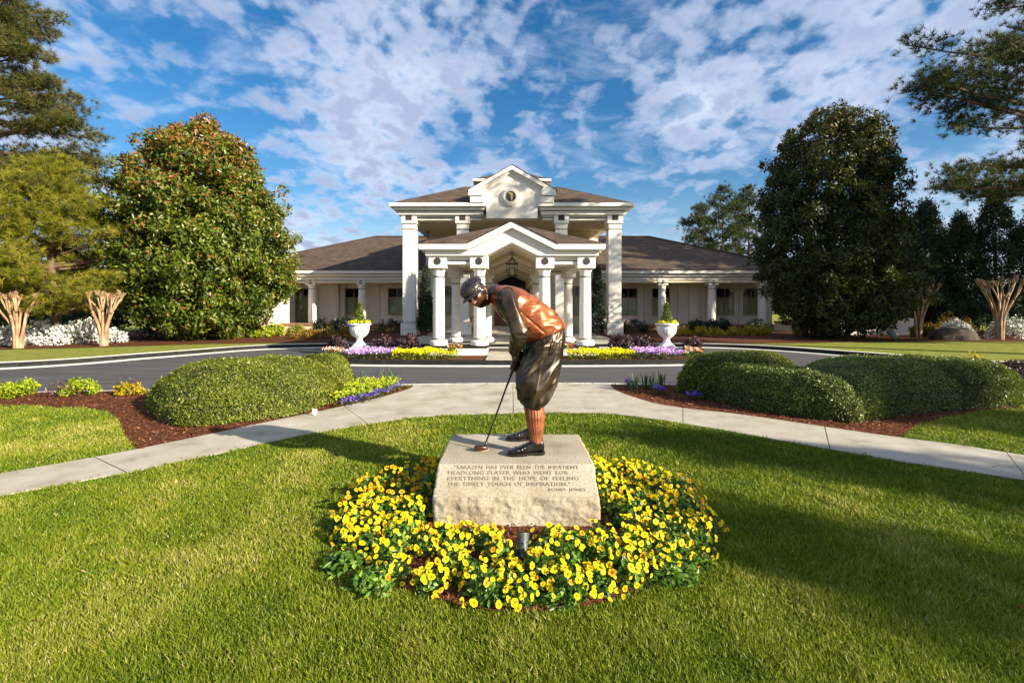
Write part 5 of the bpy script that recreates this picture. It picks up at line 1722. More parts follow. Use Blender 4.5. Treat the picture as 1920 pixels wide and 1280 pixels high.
stone = empty('stone_pedestal', (0.03, 4.1, 0), 'pale limestone pedestal with an inscribed slope, set in the yellow pansies', 'pedestal')
SX0, SX1 = -0.575, 0.635
prof = [(3.50, -0.05), (4.66, -0.05), (4.64, ST), (3.76, ST), (3.535, 0.225)]
pr = MB()
n = len(prof)
vs = [(SX0, y, z) for y, z in prof] + [(SX1, y, z) for y, z in prof]
fs = [tuple(range(n)), tuple(range(2 * n - 1, n - 1, -1))] + [(i, i + n, (i + 1) % n + n, (i + 1) % n) for i in range(n)]
pr.add(vs, fs)
me = remeshed([pr], 0.0105, 1)


def rock_face(c, nrm):
    rough_w = 1.0 if (nrm.y < -0.75 or abs(nrm.x) > 0.7 or nrm.y > 0.6) else 0.0
    if rough_w == 0:
        return 0.0
    k = 0.7 + 0.3 * min(1, max(0, (ST - c.z) / 0.1))
    f = 0.5 if abs(nrm.x) > 0.7 else 1.0
    a = noise.noise(c * 5.0) * 0.016 + noise.fractal(Vector((c.x * 11, c.y * 11, c.z * 15)), 0.55, 2.2, 5) * 0.011 + 0.004
    return k * f * (a + 0.008)


displace(me, rock_face)


def stone_mat():
    m, N, L, P = new_mat('limestone')
    tcn = N.new('ShaderNodeTexCoord')
    t = N.new('ShaderNodeTexNoise')
    t.inputs['Scale'].default_value = 2.2
    t.inputs['Detail'].default_value = 9
    L.new(tcn.outputs['Object'], t.inputs['Vector'])
    t2 = N.new('ShaderNodeTexNoise')
    t2.inputs['Scale'].default_value = 60
    t2.inputs['Detail'].default_value = 5
    L.new(tcn.outputs['Object'], t2.inputs['Vector'])
    c1 = ramp(N, L, t.outputs['Fac'], [(0.30, (0.25, 0.205, 0.14)), (0.48, (0.37, 0.33, 0.25)), (0.70, (0.45, 0.415, 0.335))])
    c2 = ramp(N, L, t2.outputs['Fac'], [(0.35, (0.72, 0.68, 0.62)), (0.6, (1, 1, 1))])
    mx = N.new('ShaderNodeMix')
    mx.data_type = 'RGBA'
    mx.blend_type = 'MULTIPLY'
    mx.inputs[0].default_value = 0.8
    L.new(c1, mx.inputs[6])
    L.new(c2, mx.inputs[7])
    L.new(mx.outputs[2], P.inputs['Base Color'])
    P.inputs['Roughness'].default_value = 0.85
    P.inputs['Specular IOR Level'].default_value = 0.25
    b = N.new('ShaderNodeBump')
    b.inputs['Strength'].default_value = 0.35
    b.inputs['Distance'].default_value = 0.01
    L.new(t2.outputs['Fac'], b.inputs['Height'])
    L.new(b.outputs[0], P.inputs['Normal'])
    return m


o = mobj('block', me, stone_mat(), stone, smooth=True)
o.location = (-0.03, -4.1, 0)
INK = surf('carved_letter_shadow', (0.17, 0.14, 0.095), (0.26, 0.22, 0.155), scale=30, rough=0.9)
p_top, p_bot = Vector((0, 3.76, ST)), Vector((0, 3.535, 0.225))
sl = (p_bot - p_top)
slen = sl.length
sl.normalize()
snrm = Vector((1, 0, 0)).cross(-sl).normalized()
if snrm.z < 0:
    snrm = -snrm
lines = [('\u201cSARAZEN HAS EVER BEEN THE IMPATIENT', -0.445, 0.515, 0.046), ('HEADLONG PLAYER WHO WENT FOR', -0.485, 0.43, 0.094), ('EVERYTHING IN THE HOPE OF FEELING', -0.485, 0.505, 0.142), ('THE TIMELY TOUCH OF INSPIRATION.\u201d', -0.485, 0.44, 0.190), ('BOBBY JONES', 0.27, 0.548, 0.232)]
for txt, xa, xb, off in lines:
    cu_ = bpy.data.curves.new('inscription', 'FONT')
    cu_.body = txt
    cu_.size = 0.046 if off < 0.22 else 0.034
    cu_.space_word = 1.6
    cu_.space_character = 1.06
    cu_.extrude = 0.0006
    cu_.resolution_u = 2
    to = bpy.data.objects.new('tmp', cu_)
    COL.objects.link(to)
    tm = evaluated(to)
    bpy.data.objects.remove(to)
    co = np.array([v_.co[:] for v_ in tm.vertices])
    co[:, 0] = xa + (co[:, 0] - co[:, 0].min()) / (co[:, 0].max() - co[:, 0].min()) * (xb - xa)
    out = [p_top + sl * (off - y) + Vector((x, 0, 0)) + snrm * (0.0030 + z) for x, y, z in co]
    tm.vertices.foreach_set('co', np.array([p[:] for p in out], dtype=np.float32).ravel())
    tm.update()
    tm.materials.clear()
    li = mobj('inscription_line', tm, INK, stone)
    li.location = (-0.03, -4.1, 0)
# worn ring where the ball once sat
rg = MB()
c_ = GP(906, 843, ST)
rg.tube([(c_[0] + 0.045 * math.cos(a), c_[1] + 0.045 * math.sin(a), ST + 0.001) for a in np.linspace(0, 2 * math.pi, 25)], 0.006, 6)
o = rg.build('ball_ring', surf('rust_stain', (0.30, 0.21, 0.12), (0.38, 0.28, 0.17), scale=20, rough=0.9), stone)
o.location = (-0.03, -4.1, 0)

# ------------------------------------------------------------------ pansies round the stone
def pansy_mesh(seed):
    """open flower facing +Z: five overlapping rounded petals"""
    rng = np.random.default_rng(seed)
    vs, fs, tn = [], [], []
    for ang, sc, lift in ((90, 1.0, 0.0), (150, 0.95, 0.003), (30, 0.95, 0.003), (205, 0.9, 0.006), (-25, 0.9, 0.006), (270, 1.15, 0.008)):
        a = R(ang + rng.uniform(-6, 6))
        d = np.array([math.cos(a), math.sin(a), 0])
        s_ = np.array([-d[1], d[0], 0])
        b = len(vs)
        cup = rng.uniform(0.10, 0.35)
        Lp = 0.027 * sc
        vs.append(np.array([0, 0, lift]))
        tn.append(0.0)
        vs.append(d * Lp * 0.42 + np.array([0, 0, lift + 0.002]))
        tn.append(0.24)
        for f_, r_ in ((-1, 0.62), (-0.55, 0.95), (0, 1.04), (0.55, 0.95), (1, 0.62)):
            vs.append(d * Lp * r_ + s_ * Lp * 0.56 * f_ + np.array([0, 0, lift + cup * Lp * (r_ - 0.4) - 0.2 * Lp * abs(f_) * cup + rng.normal(0, 0.001)]))
            tn.append(0.75 + rng.uniform(-0.2, 0.25))
        fs += [(b, b + 1, b + 2), (b + 1, b + 3, b + 2), (b + 1, b + 4, b + 3), (b + 1, b + 5, b + 4), (b + 1, b + 6, b + 5), (b, b + 6, b + 1)]
    return np_mesh('pansy_flower', np.array(vs), np.array(fs), np.array(tn))


fl_y = [pansy_mesh(i) for i in range(4)]
fl_g = [pansy_mesh(10 + i) for i in range(3)]
for m_ in fl_y:
    m_.materials.append(M['pansy'])
for m_ in fl_g:
    m_.materials.append(M['pansy_gold'])


def pansy_leaves(seed):
    rng = np.random.default_rng(seed)
    k = 380
    d = unit(rng.normal(0, 1, (k, 3)) + np.array([0, 0, 0.5]))
    d[:, 2] = np.abs(d[:, 2])
    r_ = rng.uniform(0.55, 1.0, k)[:, None]
    P = d * r_ * np.array([0.118, 0.118, 0.130])
    v = leaf_arrays(P, d, 0.042 * rng.uniform(0.7, 1.3, k), 0.022, rng, 0.7, 0.2)
    b = np.arange(k)[:, None] * 4
    t = np.concatenate([b + np.array([[0, 1, 2]]), b + np.array([[0, 2, 3]])], 1).reshape(-1, 3)
    me = np_mesh('leaves', v, t, np.repeat(rng.uniform(0, 1, k), 4))
    me.materials.append(M['pansy_leaf'])
    return me


lv = [pansy_leaves(i) for i in range(4)]
rng = np.random.default_rng(42)
spots = []
tries = 0
while tries < 20000 and len(spots) < 112:
    tries += 1
    a = rng.uniform(0, 6.28)
    r_ = math.sqrt(rng.uniform(0, 1))
    x, y = BED[0] + BED[2] * 0.95 * r_ * math.cos(a), BED[1] + BED[3] * 0.95 * r_ * math.sin(a)
    if SX0 - 0.11 < x < SX1 + 0.11 and 3.29 < y < 4.78:
        continue
    if -0.95 < x < -0.55 and 3.2 < y < 3.62 and rng.uniform() < 0.8:
        continue
    if abs(x - GP(981, 1058)[0]) < 0.10 and abs(y - GP(981, 1058)[1]) < 0.12:
        continue
    if math.sin(x * 5.1 + 1.2) * math.sin(y * 6.3 + x * 2.0) > 0.62:
        continue
    if any((x - p[0]) ** 2 + (y - p[1]) ** 2 < 0.165 ** 2 for p in spots):
        continue
    spots.append((x, y))
sunv = np.array(sun_dir)
for i, (x, y) in enumerate(spots):
    side_l = 'left of' if x < SX0 else ('right of' if x > SX1 else ('in front of' if y < 3.6 else 'behind'))
    root = empty('pansy_plant', (x, y, Z_MULCH), 'yellow flowering pansy plant %s the stone pedestal' % side_l, 'flower', 'yellow pansies round the stone pedestal', rng.uniform(0, 6.28))
    sc = rng.uniform(0.72, 1.15) * (1.12 if x > 0 else 1.0)
    rz = root.rotation_euler.z
    o = mobj('leaves', lv[i % 4], None, root)
    o.scale = (sc, sc, sc * rng.uniform(0.85, 1.15))
    bare = rng.uniform() < 0.07
    nf = 3 if bare else int(rng.integers(14, 34))
    gold = 0.12 + (0.38 if (x < -0.2 and y > 3.7) else 0.0)
    placed = []
    for f_ in range(nf * 3):
        if len(placed) >= nf:
            break
        d = rng.normal(0, 1, 3) + np.array([0.15, -0.5, 0.9])
        d /= np.linalg.norm(d)
        if d[2] < 0.05:
            continue
        p = d * np.array([0.15, 0.15, 0.17]) * sc * rng.uniform(0.92, 1.08)
        if any(np.linalg.norm(p - q_) < 0.021 for q_ in placed):
            continue
        placed.append(p)
        nd = d * 0.8 + sunv * 0.45 + np.array([0, -0.35, 0.1]) + rng.normal(0, 0.42, 3)
        nd /= np.linalg.norm(nd)
        mesh = fl_g[f_ % 3] if rng.uniform() < gold else fl_y[f_ % 4]
        fo = mobj('pansy_flower', mesh, None, root)
        c, s_ = math.cos(-rz), math.sin(-rz)
        rot = lambda q_: Vector((q_[0] * c - q_[1] * s_, q_[0] * s_ + q_[1] * c, q_[2]))
        fo.location = rot(p)
        fo.rotation_euler = (rot(nd).to_track_quat('Z', 'Y').to_matrix() @ Matrix.Rotation(rng.uniform(0, 6.28), 3, 'Z')).to_euler()
        q_ = rng.choice([rng.uniform(0.35, 0.55), rng.uniform(0.52, 0.84), rng.uniform(0.55, 0.8)])
        fo.scale = (q_ * rng.uniform(0.8, 1.1), q_, q_ * rng.uniform(0.6, 2.2))
# low green plants without bloom at the bed edge
for i, (px, py) in enumerate([(648, 1072), (1290, 1062), (1262, 1092), (1040, 1128), (700, 1112)]):
    c_ = GP(px, py)
    rng2 = np.random.default_rng(700 + i)
    root = empty('leafy_plant', (c_[0], c_[1], Z_MULCH), ['bloomless leafy pansy at the left rim of the bed', 'bloomless leafy pansy at the right rim of the bed', 'second bloomless leafy pansy at the right rim', 'bloomless leafy pansy at the front rim of the bed', 'bloomless leafy pansy at the front left rim'][i], 'plant', 'bloomless pansies at the bed rim', i * 1.3)
    o = mobj('leaves', lv[i % 4], None, root)
    o.scale = (1.2, 1.2, 0.8)

# ------------------------------------------------------------------ litter blown onto the walkway and lawn
rng = np.random.default_rng(909)
xy = np.concatenate([rng.uniform((-5.2, 4.0), (5.5, 9.8), (1500, 2)), rng.uniform((-3.5, 2.0), (3.5, 6.5), (260, 2))])
edge = np.array(list(upl) + list(upr) + list(low))
dm = np.min(np.linalg.norm(xy[:, None, :] - edge[None, :, :], axis=2), axis=1)
inp = in_poly(xy[:, 0], xy[:, 1], path_poly)
keepm = (inp & (rng.uniform(0, 1, len(xy)) < np.exp(-dm / 0.16) + 0.03)) | ((~inp) & (rng.uniform(0, 1, len(xy)) < 0.14))
xy = xy[keepm]
P = np.column_stack([xy, np.where(in_poly(xy[:, 0], xy[:, 1], path_poly), Z_PATH + 0.004, Z_LAWN + 0.03)])
o = leaf_object('leaf_litter', P, np.tile(np.array([[0, 0, 1.0]]), (len(P), 1)), rng.uniform(0.015, 0.05, len(P)), rng.uniform(0.008, 0.02, len(P)), rng.uniform(0.2, 1, len(P)), M['mulch_chip'], None, rng, 0.25, 0.15)
tag(o, 'scattered brown leaf litter and mulch bits on walkway and lawn', 'litter', kind='stuff')

# ------------------------------------------------------------------ bronze golfer
def bronze(name, c_dark, c_mid, c_light, rough=0.34, metal=0.72, scale=5.0, coat=0.25):
    m, N, L, P = new_mat(name)
    tcn = N.new('ShaderNodeTexCoord')
    t = N.new('ShaderNodeTexNoise')
    t.inputs['Scale'].default_value = scale
    t.inputs['Detail'].default_value = 6
    L.new(tcn.outputs['Object'], t.inputs['Vector'])
    L.new(ramp(N, L, t.outputs['Fac'], [(0.32, c_dark), (0.5, c_mid), (0.68, c_light)]), P.inputs['Base Color'])
    P.inputs['Metallic'].default_value = metal
    mr = N.new('ShaderNodeMapRange')
    t3 = N.new('ShaderNodeTexNoise')
    t3.inputs['Scale'].default_value = scale * 3
    t3.inputs['Detail'].default_value = 5
    L.new(tcn.outputs['Object'], t3.inputs['Vector'])
    L.new(t3.outputs['Fac'], mr.inputs[0])
    mr.inputs[1].default_value, mr.inputs[2].default_value = 0.3, 0.7
    mr.inputs[3].default_value, mr.inputs[4].default_value = rough - 0.08, rough + 0.14
    L.new(mr.outputs[0], P.inputs['Roughness'])
    P.inputs['Coat Weight'].default_value = coat
    P.inputs['Coat Roughness'].default_value = 0.25
    b = N.new('ShaderNodeBump')
    b.inputs['Strength'].default_value = 0.25
    b.inputs['Distance'].default_value = 0.004
    t2 = N.new('ShaderNodeTexNoise')
    t2.inputs['Scale'].default_value = 38
    t2.inputs['Detail'].default_value = 6
    L.new(tcn.outputs['Object'], t2.inputs['Vector'])
    L.new(t2.outputs['Fac'], b.inputs['Height'])
    L.new(b.outputs[0], P.inputs['Normal'])
    return m


BR_VEST = bronze('patina_rust_orange', (0.14, 0.034, 0.010), (0.34, 0.092, 0.024), (0.46, 0.150, 0.044), rough=0.42, metal=0.45, scale=6)
BR_CLOTH = bronze('patina_olive_brown', (0.018, 0.012, 0.008), (0.046, 0.033, 0.020), (0.098, 0.070, 0.040), rough=0.36, metal=0.62, scale=4.5, coat=0.15)
BR_SKIN = bronze('patina_dark_brown', (0.045, 0.022, 0.013), (0.105, 0.048, 0.026), (0.22, 0.105, 0.055), rough=0.32, metal=0.75, scale=9, coat=0.3)
BR_CAP = bronze('patina_plum_black', (0.026, 0.020, 0.022), (0.058, 0.042, 0.042), (0.12, 0.088, 0.075), rough=0.30, metal=0.75, scale=7, coat=0.4)
BR_BLACK = bronze('patina_black', (0.012, 0.011, 0.011), (0.026, 0.024, 0.023), (0.055, 0.05, 0.045), rough=0.30, metal=0.6, scale=12, coat=0.3)
BR_SOCK = bronze('patina_sock_red', (0.12, 0.034, 0.014), (0.27, 0.080, 0.030), (0.38, 0.13, 0.05), rough=0.45, metal=0.4, scale=9, coat=0.1)

YC = 4.20
golfer = empty('golfer_statue', (0.2, YC, ST), 'bronze golfer statue in cap, orange vest and plus fours, bent over a putter', 'statue')
G_OFF = Vector((-0.2, -YC, -ST))


def gpart(me, name, mat, parent=None, smooth=True):
    o = mobj(name, me, mat, parent or golfer, smooth=smooth)
    if parent is None:
        o.location = G_OFF
    return o


def loft(keys, seg=36, steps=7, n_exp=2.0, cap=True):
    """keys: (center, u-dir, v-dir, a, b) -> closed skin through interpolated rings"""
    rows = []
    flat = [np.concatenate([np.array(k[0], float), np.array(k[1], float), np.array(k[2], float), [k[3], k[4]]]) for k in keys]
    for r in catmull(flat, steps):
        c, u_, v_, a, b = r[0:3], r[3:6], r[6:9], max(r[9], 0.001), max(r[10], 0.001)
        u_ = u_ / np.linalg.norm(u_)
        v_ = v_ - u_ * np.dot(u_, v_)
        v_ = v_ / np.linalg.norm(v_)
        ring = []
        for k in range(seg):
            t = 2 * math.pi * k / seg
            ct, s_ = math.cos(t), math.sin(t)
            e = 2.0 / n_exp
            ring.append(tuple(c + u_ * a * math.copysign(abs(ct) ** e, ct) + v_ * b * math.copysign(abs(s_) ** e, s_)))
        rows.append(ring)
    mb = MB()
    vs = [p for r in rows for p in r]
    fs = []
    for i in range(len(rows) - 1):
        for k in range(seg):
            k2 = (k + 1) % seg
            fs.append((i * seg + k, i * seg + k2, (i + 1) * seg + k2, (i + 1) * seg + k))
    fs.append(tuple(range(seg - 1, -1, -1)))
    fs.append(tuple(range((len(rows) - 1) * seg, len(rows) * seg)))
    mb.add(vs, fs)
    return mb


def limb(pts, rads, seg=24, steps=6, squash=1.0, ref=(0, 1, 0)):
    keys = []
    P = [np.array(p, float) for p in pts]
    for i, p in enumerate(P):
        t = P[min(i + 1, len(P) - 1)] - P[max(i - 1, 0)]
        t = t / np.linalg.norm(t)
        u_ = np.array(ref, float) - t * np.dot(ref, t)
        if np.linalg.norm(u_) < 1e-3:
            u_ = np.array([1.0, 0, 0]) - t * t[0]
        u_ /= np.linalg.norm(u_)
        v_ = np.cross(t, u_)
        keys.append((p, u_, v_, rads[i] * squash, rads[i]))
    return loft(keys, seg, steps)


def ridged(c, freq, axis, amp, seed=0.0, stretch=4.0):
    """cloth folds: sharp ridges that run along `axis`"""
    ax = Vector(axis).normalized()
    along = c.dot(ax)
    q_ = (c - ax * along) * freq + ax * along * (freq / stretch)
    v_ = noise.noise(q_ + Vector((seed, seed * 1.7, -seed)))
    return amp * ((1 - abs(v_) * 2.2) - 0.45)


# --- plus fours: pelvis and two blousing legs, one skin
UY = (0, 1, 0)
pel = loft([((0.285, YC, 1.40), (0.93, 0, 0.37), UY, 0.155, 0.165), ((0.285, YC, 1.345), (0.95, 0, 0.30), UY, 0.172, 0.185), ((0.270, YC, 1.25), (0.99, 0, 0.12), UY, 0.178, 0.205), ((0.255, YC, 1.13), (1, 0, 0), UY, 0.165, 0.20)], n_exp=2.2)


def leg_mb(yh, yk):
    return loft([((0.268, yh, 1.30), (1, 0, 0.1), UY, 0.155, 0.10), ((0.248, yh, 1.15), (1, 0, 0.0), UY, 0.168, 0.118), ((0.212, yk, 1.02), (1, 0, -0.05), UY, 0.168, 0.128), ((0.192, yk, 0.91), (1, 0, -0.08), UY, 0.150, 0.128), ((0.185, yk, 0.835), (1, 0, -0.10), UY, 0.126, 0.112), ((0.186, yk, 0.79), (1, 0, -0.10), UY, 0.086, 0.080), ((0.188, yk, 0.775), (1, 0, -0.10), UY, 0.066, 0.066)], n_exp=2.1)


me = remeshed([pel, leg_mb(4.085, 4.045), leg_mb(4.315, 4.355)], 0.0075, 5)


def knick(c, nrm):
    low = min(1, max(0, (1.20 - c.z) / 0.3))
    a = ridged(c, 11.0, (0.62, 0.1, 0.78), 0.026 * (0.30 + 0.70 * low), 1.3, 7.0)
    a += ridged(c, 20.0, (0.70, 0.05, 0.70), 0.008, 4.1, 7.0)
    bl = min(1, max(0, (0.93 - c.z) / 0.10)) * min(1, max(0, (c.z - 0.775) / 0.03))
    ang = math.atan2(c.y - (4.045 if c.y < YC else 4.355), c.x - 0.19)
    a += 0.006 * bl * math.sin(ang * 9 + 2 * noise.noise(c * 8))
    hip = min(1, max(0, (c.z - 1.2) / 0.12))
    a += hip * 0.008 * (1 - 2 * abs(noise.noise(Vector((c.x * 5, c.y * 6, c.z * 26)))))
    if c.y < 4.06:
        xs_ = 0.262 - 0.20 * (1.28 - c.z) if c.z < 1.3 else 0.262
        a += 0.005 * math.exp(-((c.x - xs_) / 0.007) ** 2) * (c.z > 0.84)
    if c.y < 4.12:
        xf = 0.15 - 0.42 * max(0, 1.26 - c.z) + 0.55 * max(0, 1.06 - c.z)
        a += 0.006 * math.exp(-((c.x - xf) / 0.008) ** 2) * (0.84 < c.z < 1.26)
    return a


displace(me, knick)
kn = gpart(me, 'plus_fours', BR_CLOTH)
# belt, pocket welt and side seam
gpart(loft([((0.283, YC, 1.395), (0.93, 0, 0.37), UY, 0.160, 0.175), ((0.285, YC, 1.362), (0.94, 0, 0.34), UY, 0.170, 0.187)], steps=2).mesh('belt'), 'belt', BR_BLACK)
seam = MB()
seam.tube([(0.375, 3.992, 1.375), (0.345, 3.982, 1.31), (0.325, 3.981, 1.235), (0.322, 3.982, 1.225)], 0.0055, 6)
seam.tube([(0.322, 3.982, 1.225), (0.345, 3.985, 1.245), (0.40, 4.01, 1.28)], 0.004, 6)
gpart(seam.mesh('pocket'), 'pocket', BR_CLOTH, kn)
# --- vest: bent torso
tor = loft([((0.290, YC, 1.372), (0.93, 0, 0.37), UY, 0.172, 0.178), ((0.278, YC, 1.395), (0.92, 0, 0.38), UY, 0.188, 0.198), ((0.225, YC, 1.455), (0.80, 0, 0.60), UY, 0.188, 0.212), ((0.125, YC, 1.545), (0.62, 0, 0.78), UY, 0.176, 0.222), ((0.02, YC, 1.625), (0.50, 0, 0.87), UY, 0.158, 0.226), ((-0.065, YC, 1.680), (0.45, 0, 0.89), UY, 0.132, 0.198), ((-0.125, YC, 1.715), (0.42, 0, 0.91), UY, 0.098, 0.135), ((-0.165, YC, 1.735), (0.42, 0, 0.91), UY, 0.076, 0.088), ((-0.185, YC, 1.745), (0.42, 0, 0.91), UY, 0.066, 0.072)], n_exp=2.25, seg=44)
me = remeshed([tor], 0.0072, 3)


def vestfold(c, nrm):
    w_ = min(1, max(0, (c.x + 0.10) / 0.2))
    a = ridged(c, 8.0, (0.35, 0.2, 0.90), 0.013 * w_, 2.2, 5.5) + ridged(c, 15.0, (0.7, 0.1, 0.3), 0.008 * w_, 6.2, 3.0)
    if c.y < YC:
        dl = abs((c.x - 0.045) * 0.655 + (c.z - 1.600) * 0.755)
        if 0.05 < c.x < 0.28:
            a -= 0.008 * math.exp(-(dl / 0.007) ** 2)
    return a


displace(me, vestfold)
vest = gpart(me, 'vest', BR_VEST)
pip = MB()
for s, yb in ((-1, 3.985), (1, 4.415)):
    ring = []
    for t in np.linspace(0, 2 * math.pi, 30):
        cx_, cz_ = -0.045, 1.655
        x = cx_ + 0.088 * math.cos(t) * 0.86 + 0.088 * 0.45 * math.sin(t) * 0.6
        z = cz_ + 0.125 * math.sin(t) - 0.03 * math.cos(t)
        y = YC + s * (0.200 + 0.018 * math.cos(t) - 0.045 * max(0, math.sin(t)) ** 2)
        ring.append((x, y, z))
    pip.tube(ring, 0.0065, 6)
gpart(pip.mesh('armhole_piping'), 'armhole_piping', BR_CLOTH, vest)
# hem roll and collar
hem = MB()
ring = []
for t in np.linspace(0, 2 * math.pi, 40):
    c = np.array([0.284, YC, 1.386]) + np.array([0.93, 0, 0.37]) * 0.186 * math.cos(t) + np.array([0, 1, 0]) * 0.194 * math.sin(t)
    ring.append(tuple(c))
hem.tube(ring, 0.010, 8)
gpart(hem.mesh('hem'), 'hem', BR_VEST, vest)
col_ = loft([((-0.148, YC, 1.728), (0.42, 0, 0.91), UY, 0.086, 0.098), ((-0.178, YC, 1.742), (0.42, 0, 0.91), UY, 0.078, 0.084), ((-0.205, YC, 1.750), (0.42, 0, 0.91), UY, 0.068, 0.072)], steps=4)
gpart(col_.mesh('collar'), 'collar', BR_CAP, vest)

# --- sleeves
def sleeve(s):
    y = lambda v_: YC + s * v_
    pts_ = [(-0.055, y(0.145), 1.695), (-0.035, y(0.215), 1.655), (-0.005, y(0.250), 1.575), (0.030, y(0.272), 1.485), (0.058, y(0.280), 1.425), (0.060, y(0.262), 1.375), (0.040, y(0.205), 1.315), (0.022, y(0.150), 1.262), (0.013, y(0.118), 1.232)]
    rr = [0.088, 0.090, 0.077, 0.067, 0.067, 0.067, 0.058, 0.047, 0.040]
    m_ = remeshed([limb(pts_, rr, 28, 6)], 0.007, 3)

    def f(c, nrm):
        elbow = math.exp(-((c.z - 1.40) / 0.05) ** 2)
        a = 0.014 * elbow * (1 - 2.2 * abs(noise.noise(Vector((c.x * 9, c.y * 9, c.z * 30)) + Vector((s, 2, 3)))))
        a += ridged(c, 10, (0.25, 0.2 * s, -0.95), 0.012, 3.0 + s, 4.5)
        return a
    return displace(m_, f)


gpart(sleeve(-1), 'sleeve', BR_CLOTH)
gpart(sleeve(1), 'sleeve', BR_CLOTH)

# --- club: grip, shaft, putter head
butt = Vector((0.082, 4.20, 1.275))
foot_ = Vector((-0.228, 4.10, 0.452))
cd = (foot_ - butt).normalized()
cl_ = MB()
cl_.tube([butt, butt + cd * 0.27], [0.016, 0.012], 12)
shaft = gpart(cl_.mesh('club'), 'club', BR_BLACK, smooth=False)
gpart(MB().tube([butt + cd * 0.265, foot_ - cd * 0.01], [0.0085, 0.0065], 10).mesh('shaft'), 'shaft', BR_BLACK, shaft)
gpart(MB().tube([foot_ - cd * 0.03, foot_ + Vector((0, 0, -0.02))], [0.011, 0.012], 10).mesh('hosel'), 'hosel', BR_SKIN, shaft)
hd = remeshed([limb([(-0.222, 4.10, 0.428), (-0.25, 4.095, 0.428), (-0.285, 4.09, 0.428), (-0.312, 4.085, 0.426), (-0.320, 4.083, 0.425)], [0.016, 0.024, 0.027, 0.022, 0.010], 16, 4)], 0.004, 2)
gpart(hd, 'putter_head', BR_SKIN, shaft)

# --- hands closed round the grip
ax = cd
e1 = Vector((-1, 0, 0)) - ax * Vector((-1, 0, 0)).dot(ax)
e1.normalize()
e2 = ax.cross(e1)


def hand(t0, side, wrist):
    """t0: distance of the hand down the grip; side -1 camera side"""
    parts = []
    cpt = butt + cd * t0
    palm_c = cpt + e2 * 0.026 * (1 if e2.y * side > 0 else -1) + e1 * (-0.006)
    sgn = 1 if e2.y * side > 0 else -1
    parts.append(limb([palm_c - ax * 0.045, palm_c - ax * 0.02, palm_c + ax * 0.02, palm_c + ax * 0.045], [0.020, 0.030, 0.031, 0.020], 16, 4, 0.75, tuple(e2)))
    parts.append(limb([Vector(wrist), Vector(wrist) * 0.5 + (palm_c - ax * 0.035) * 0.5, palm_c - ax * 0.01], [0.037, 0.032, 0.030], 16, 4))
    for k, (ln, rr) in enumerate(((1.0, 0.0098), (1.08, 0.0102), (1.03, 0.0098), (0.9, 0.0086))):
        cz = cpt + ax * (0.040 - 0.0245 * k)
        pts_ = []
        for q_ in np.linspace(0, 1, 8):
            an = (0.55 + q_ * 4.0 * ln) - 0.2
            rad = 0.030 - 0.004 * q_
            pts_.append(cz + (e2 * sgn * math.cos(an) + e1 * math.sin(an)) * rad + ax * 0.006 * q_)
        parts.append(limb(pts_, [rr * 1.1, rr * 1.1, rr, rr * 1.05, rr, rr * 0.95, rr * 0.9, rr * 0.7], 10, 2))
    th = [palm_c - ax * 0.03 - e1 * 0.018, palm_c - ax * 0.01 - e1 * 0.030, cpt - e1 * 0.028 + ax * 0.02, cpt - e1 * 0.022 + ax * 0.052, cpt - e1 * 0.02 + ax * 0.062]
    parts.append(limb(th, [0.014, 0.0135, 0.012, 0.0105, 0.006], 10, 3))
    return remeshed(parts, 0.0034, 2)


gpart(hand(0.085, -1, (0.012, 4.085, 1.235)), 'hand', BR_SKIN)
gpart(hand(0.165, 1, (0.010, 4.300, 1.225)), 'hand', BR_SKIN)

# --- socks with vertical ribs, shoes
def sock(xk, y, xa, ya):
    mb = MB()
    seg, rows = 96, 26
    vs, fs = [], []
    for i in range(rows):
        t = i / (rows - 1)
        z = 0.80 - t * (0.80 - 0.49)
        x = xk + (xa - xk) * t
        yy = y + (ya - y) * t
        rx = np.interp(t, [0, 0.3, 0.75, 1], [0.074, 0.080, 0.054, 0.050])
        ry = np.interp(t, [0, 0.3, 0.75, 1], [0.060, 0.064, 0.043, 0.040])
        for k in range(seg):
            a = 2 * math.pi * k / seg
            rb = 1 + 0.045 * (1 if math.cos(20 * a) > 0.1 else 0) + 0.012 * math.sin(30 * t + 6 * a) * t
            vs.append((x + rx * rb * math.cos(a), yy + ry * rb * math.sin(a), z))
    for i in range(rows - 1):
        for k in range(seg):
            k2 = (k + 1) % seg
            fs.append((i * seg + k, (i + 1) * seg + k, (i + 1) * seg + k2, i * seg + k2))
    fs.append(tuple(range(seg)))
    fs.append(tuple(range(rows * seg - 1, (rows - 1) * seg - 1, -1)))
    mb.add(vs, fs)
    return mb.mesh('sock')


